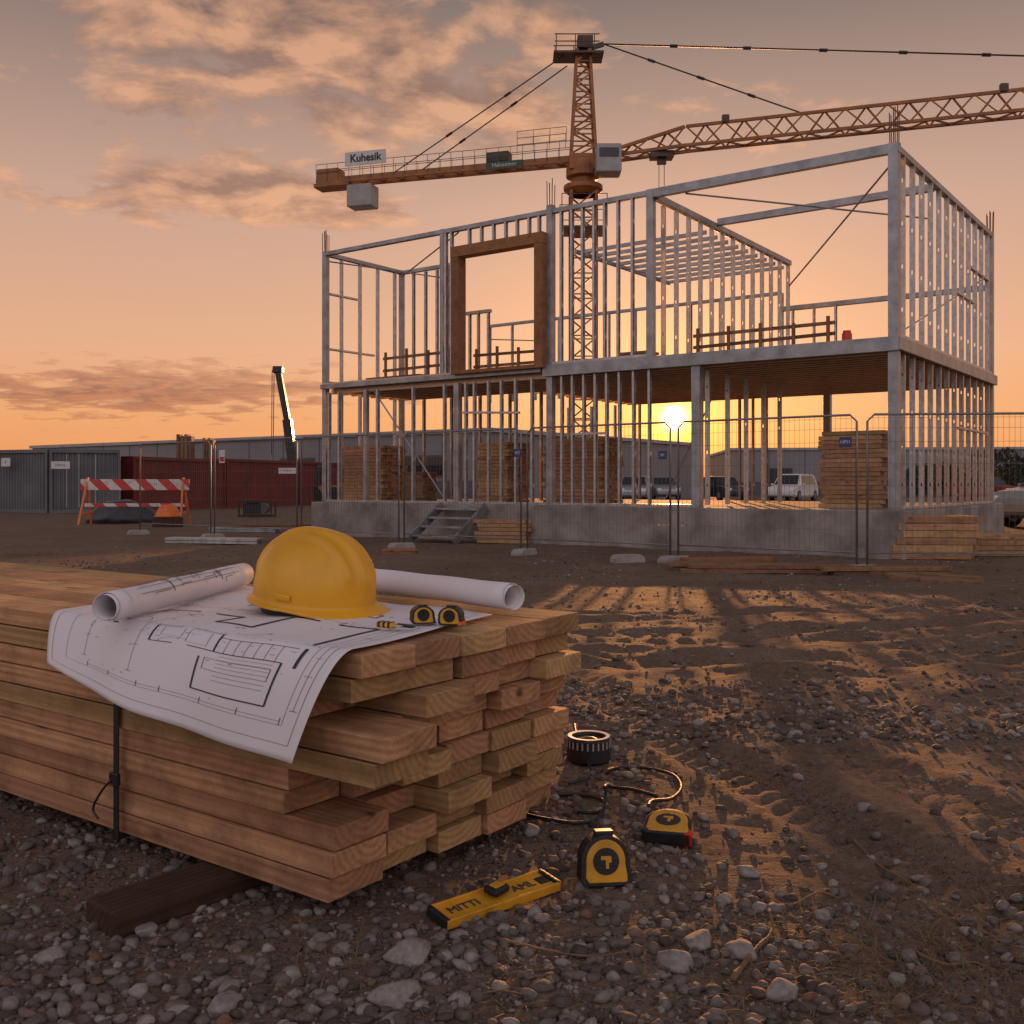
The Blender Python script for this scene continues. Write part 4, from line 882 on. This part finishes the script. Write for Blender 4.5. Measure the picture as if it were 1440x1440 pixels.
AP=Vector((0,0,cz_(78))); tie(AP+Vector((-.9,-.4,0)),K1+jd*5.2+Vector((0,-.5,.1)),.04,3); tie(AP+Vector((-.9,.5,-.4)),K1+jd*6.4+Vector((0,.5,.1)),.04,3)
AQ=Vector((1.2,0,cz_(62))); tie(AQ,J1.lerp(J2,.23)+Vector((0,0,.6)),.045,4); tie(AQ,J2+Vector((0,0,.65)),.05,8)
mb=MB(); mb.beam(Vector((-.9,0,cz_(77))),AQ,.2,.25); mb.beam(AP,Vector((1.2,0,cz_(72))),.12,.12); mb.build('apex_beam',M['craned'],tc_)
mb=MB(); mb.tube([jd*2+Vector((0,0,zj-.3)),J2+Vector((0,0,-1.0))],.015,4); mb.build('hoist_rope',M['cable'],tc_)
rnd=random.Random(3)
def tree(lb,x,y,h,w):
    t=thing('tree',lb,'tree',(x,y,FZ)); mb=MB(); mb.tube([(0,0,0),(0,0,h*.6)],[.2,.08],6); 
    for k in range(5): a=k*1.3; mb.tube([(0,0,h*.35),(w*.35*math.cos(a),w*.35*math.sin(a),h*.75)],[.08,.03],4)
    mb.build('trunk',M['twig'],t); mb=MB()
    for k in range(900):
        th_=rnd.uniform(0,2*PI); r_=w*.5*rnd.random()**.5; z=h*rnd.uniform(.25,1); r_*=math.sqrt(max(0.05,1-((z/h-.6)/.45)**2)); c=Vector((r_*math.cos(th_),r_*math.sin(th_),z)); s=.22
        d1=Vector((rnd.gauss(0,1),rnd.gauss(0,1),rnd.gauss(0,1))).normalized()*s; d2=Vector((rnd.gauss(0,1),rnd.gauss(0,1),rnd.gauss(0,1))).normalized()*s
        mb.add([c-d1,c+d2,c+d1],[(0,1,2)])
    mb.build('crown',M['leaf'],t)
tree('dark tree at the far right horizon beside the pale warehouse',36,76,3.6,4.6); tree('smaller dark tree near the right edge of the picture',39.5,78,3.0,4.2)
tree('bushy tree just behind the right face of the building',33,80,2.6,5)
# ------------------------------------------------------------------ world
w=bpy.data.worlds.new('World'); sc.world=w; w.use_nodes=True; t=NT(w.node_tree); bg=w.node_tree.nodes['Background']
S=Vector(((948-720)/1440,1,(680-588)/1440)).normalized()
SL=Vector(((948-720)/1440,1,.098)).normalized(); el=math.asin(SL.z); az=math.atan2(SL.x,SL.y)
sky=t.n('ShaderNodeTexSky'); sky.sky_type='NISHITA'; sky.sun_disc=False; sky.sun_elevation=el; sky.sun_rotation=az; sky.dust_density=3
tc=t.n('ShaderNodeTexCoord'); D=tc.outputs['Generated']; sp=t.n('ShaderNodeSeparateXYZ'); t.l(D,sp.inputs[0]); X,Yc,Z=sp.outputs
L_=s2l
zr=t.math('MULTIPLY_ADD',Z,.9,.1)
grad=t.ramp(zr,[(0,L_((70,45,32))),(.095,L_((150,95,65))),(.1,L_((234,152,92))),(.15,L_((236,164,110))),(.21,L_((228,172,136))),(.33,L_((200,161,142))),(.485,L_((128,112,108))),(1,L_((105,100,110)))])
anti=t.ramp(zr,[(0,(.10,.08,.07)),(.1,(.36,.27,.26)),(.3,(.85,.72,.72)),(.6,(.8,.72,.78)),(1,(.36,.34,.40))])
fb=t.ramp(t.math('MULTIPLY_ADD',Yc,.5,.5),[(.25,1.),(.60,0.)])
base=t.mix(fb,grad,anti)
yy=t.math('MAXIMUM',Yc,.15); uu=t.math('DIVIDE',X,yy); vv=t.math('DIVIDE',Z,yy)
cv=t.n('ShaderNodeCombineXYZ'); zc=t.math('ADD',t.math('MAXIMUM',Z,0),.10); t.l(t.math('DIVIDE',X,zc),cv.inputs[0]); t.l(t.math('DIVIDE',Yc,zc),cv.inputs[1])
n1=t.n('ShaderNodeTexNoise',_Scale=4.4,_Detail=8.0,_Roughness=.60,_Distortion=.3); t.l(cv.outputs[0],n1.inputs['Vector'])
def ell(cx_,cy_,rx,ry):
    u0,v0=(cx_-720)/1440,(680-cy_)/1440; a=t.math('DIVIDE',t.math('SUBTRACT',uu,u0),rx/1440); b=t.math('DIVIDE',t.math('SUBTRACT',vv,v0),ry/1440)
    d=t.math('ADD',t.math('MULTIPLY',a,a),t.math('MULTIPLY',b,b)); return t.math('POWER',2.718,t.math('MULTIPLY',d,-1))
ms=None
for e,wt_ in (((540,90,300,110),1),((300,30,280,60),.85),((180,145,90,38),1),((260,262,270,50),1.05),((440,300,120,34),.85),((200,548,340,42),1.05),((1020,190,150,60),.6),((1220,110,130,40),.5),((700,180,110,50),.6)):
    q=t.math('MULTIPLY',ell(*e),wt_); ms=q if ms is None else t.math('ADD',ms,q)
ms=t.math('MINIMUM',ms,1.1)
dens_=t.math('ADD',t.math('MULTIPLY',ms,.36),t.math('SUBTRACT',n1.outputs[0],.18))
cl=t.ramp(dens_,[(.49,0.),(.56,.6),(.66,1.)])
front_=t.math('GREATER_THAN',Yc,.15); cl=t.math('MULTIPLY',cl,front_)
ccol=t.ramp(zr,[(.1,L_((216,128,80))),(.17,L_((190,122,92))),(.26,L_((238,174,130))),(.36,L_((224,168,132))),(.5,L_((216,160,126)))])
dark=t.ramp(zr,[(.1,L_((160,98,78))),(.17,L_((150,98,84))),(.26,L_((170,124,106))),(.5,L_((120,97,90)))])
of=t.n('ShaderNodeVectorMath',operation='ADD'); t.l(cv.outputs[0],of.inputs[0]); of.inputs[1].default_value=(.02,.08,0)
n2=t.n('ShaderNodeTexNoise',_Scale=4.4,_Detail=8.0,_Roughness=.60,_Distortion=.3); t.l(of.outputs[0],n2.inputs['Vector'])
sh_=t.math('MULTIPLY_ADD',t.math('SUBTRACT',n1.outputs[0],n2.outputs[0]),4.0,.5,clamp=True)
ccol=t.mix(sh_,dark,ccol)
base=t.mix(t.math('MULTIPLY',cl,.88),base,ccol)
dt=t.n('ShaderNodeVectorMath',operation='DOT_PRODUCT'); t.l(D,dt.inputs[0]); dt.inputs[1].default_value=S; dd=t.math('MAXIMUM',dt.outputs['Value'],0)
def _ag(base,pw,col):
    v=t.n('ShaderNodeVectorMath',operation='SCALE'); v.inputs[0].default_value=col; t.l(t.math('POWER',dd,pw),v.inputs['Scale'])
    a=t.n('ShaderNodeVectorMath',operation='ADD'); t.l(base,a.inputs[0]); t.l(v.outputs[0],a.inputs[1]); return a.outputs[0]
base=_ag(base,60,(.24,.06,0)); base=_ag(base,260,(.8,.22,0)); base=_ag(base,2200,(1.8,.75,.06)); base=_ag(base,16000,(10,5,.9)); base=_ag(base,70000,(90,65,32))
v=t.n('ShaderNodeVectorMath',operation='SCALE'); v.inputs['Scale'].default_value=10; t.l(base,v.inputs[0])
ns=t.n('ShaderNodeVectorMath',operation='SCALE'); ns.inputs['Scale'].default_value=.04; t.l(sky.outputs[0],ns.inputs[0])
a=t.n('ShaderNodeVectorMath',operation='ADD'); t.l(v.outputs[0],a.inputs[0]); t.l(ns.outputs[0],a.inputs[1])
t.l(a.outputs[0],bg.inputs[0]); bg.inputs[1].default_value=.1
sl=bpy.data.lights.new('sun','SUN'); sl.energy=5; sl.angle=R(.6); sl.color=(1,.42,.14); so_=bpy.data.objects.new('sun',sl); C.objects.link(so_); so_.rotation_euler=SL.to_track_quat('Z','Y').to_euler()
cam=bpy.data.cameras.new('camera'); cam.sensor_width=36; cam.lens=36; cam.shift_y=-40/1440; cam.clip_end=3000; cam.clip_start=.05
co=bpy.data.objects.new('camera',cam); C.objects.link(co); co.location=(0,0,CAMZ); co.rotation_euler=(PI/2,0,0); sc.camera=co
sc.view_settings.view_transform='Standard'; sc.view_settings.look='None'; sc.view_settings.exposure=0
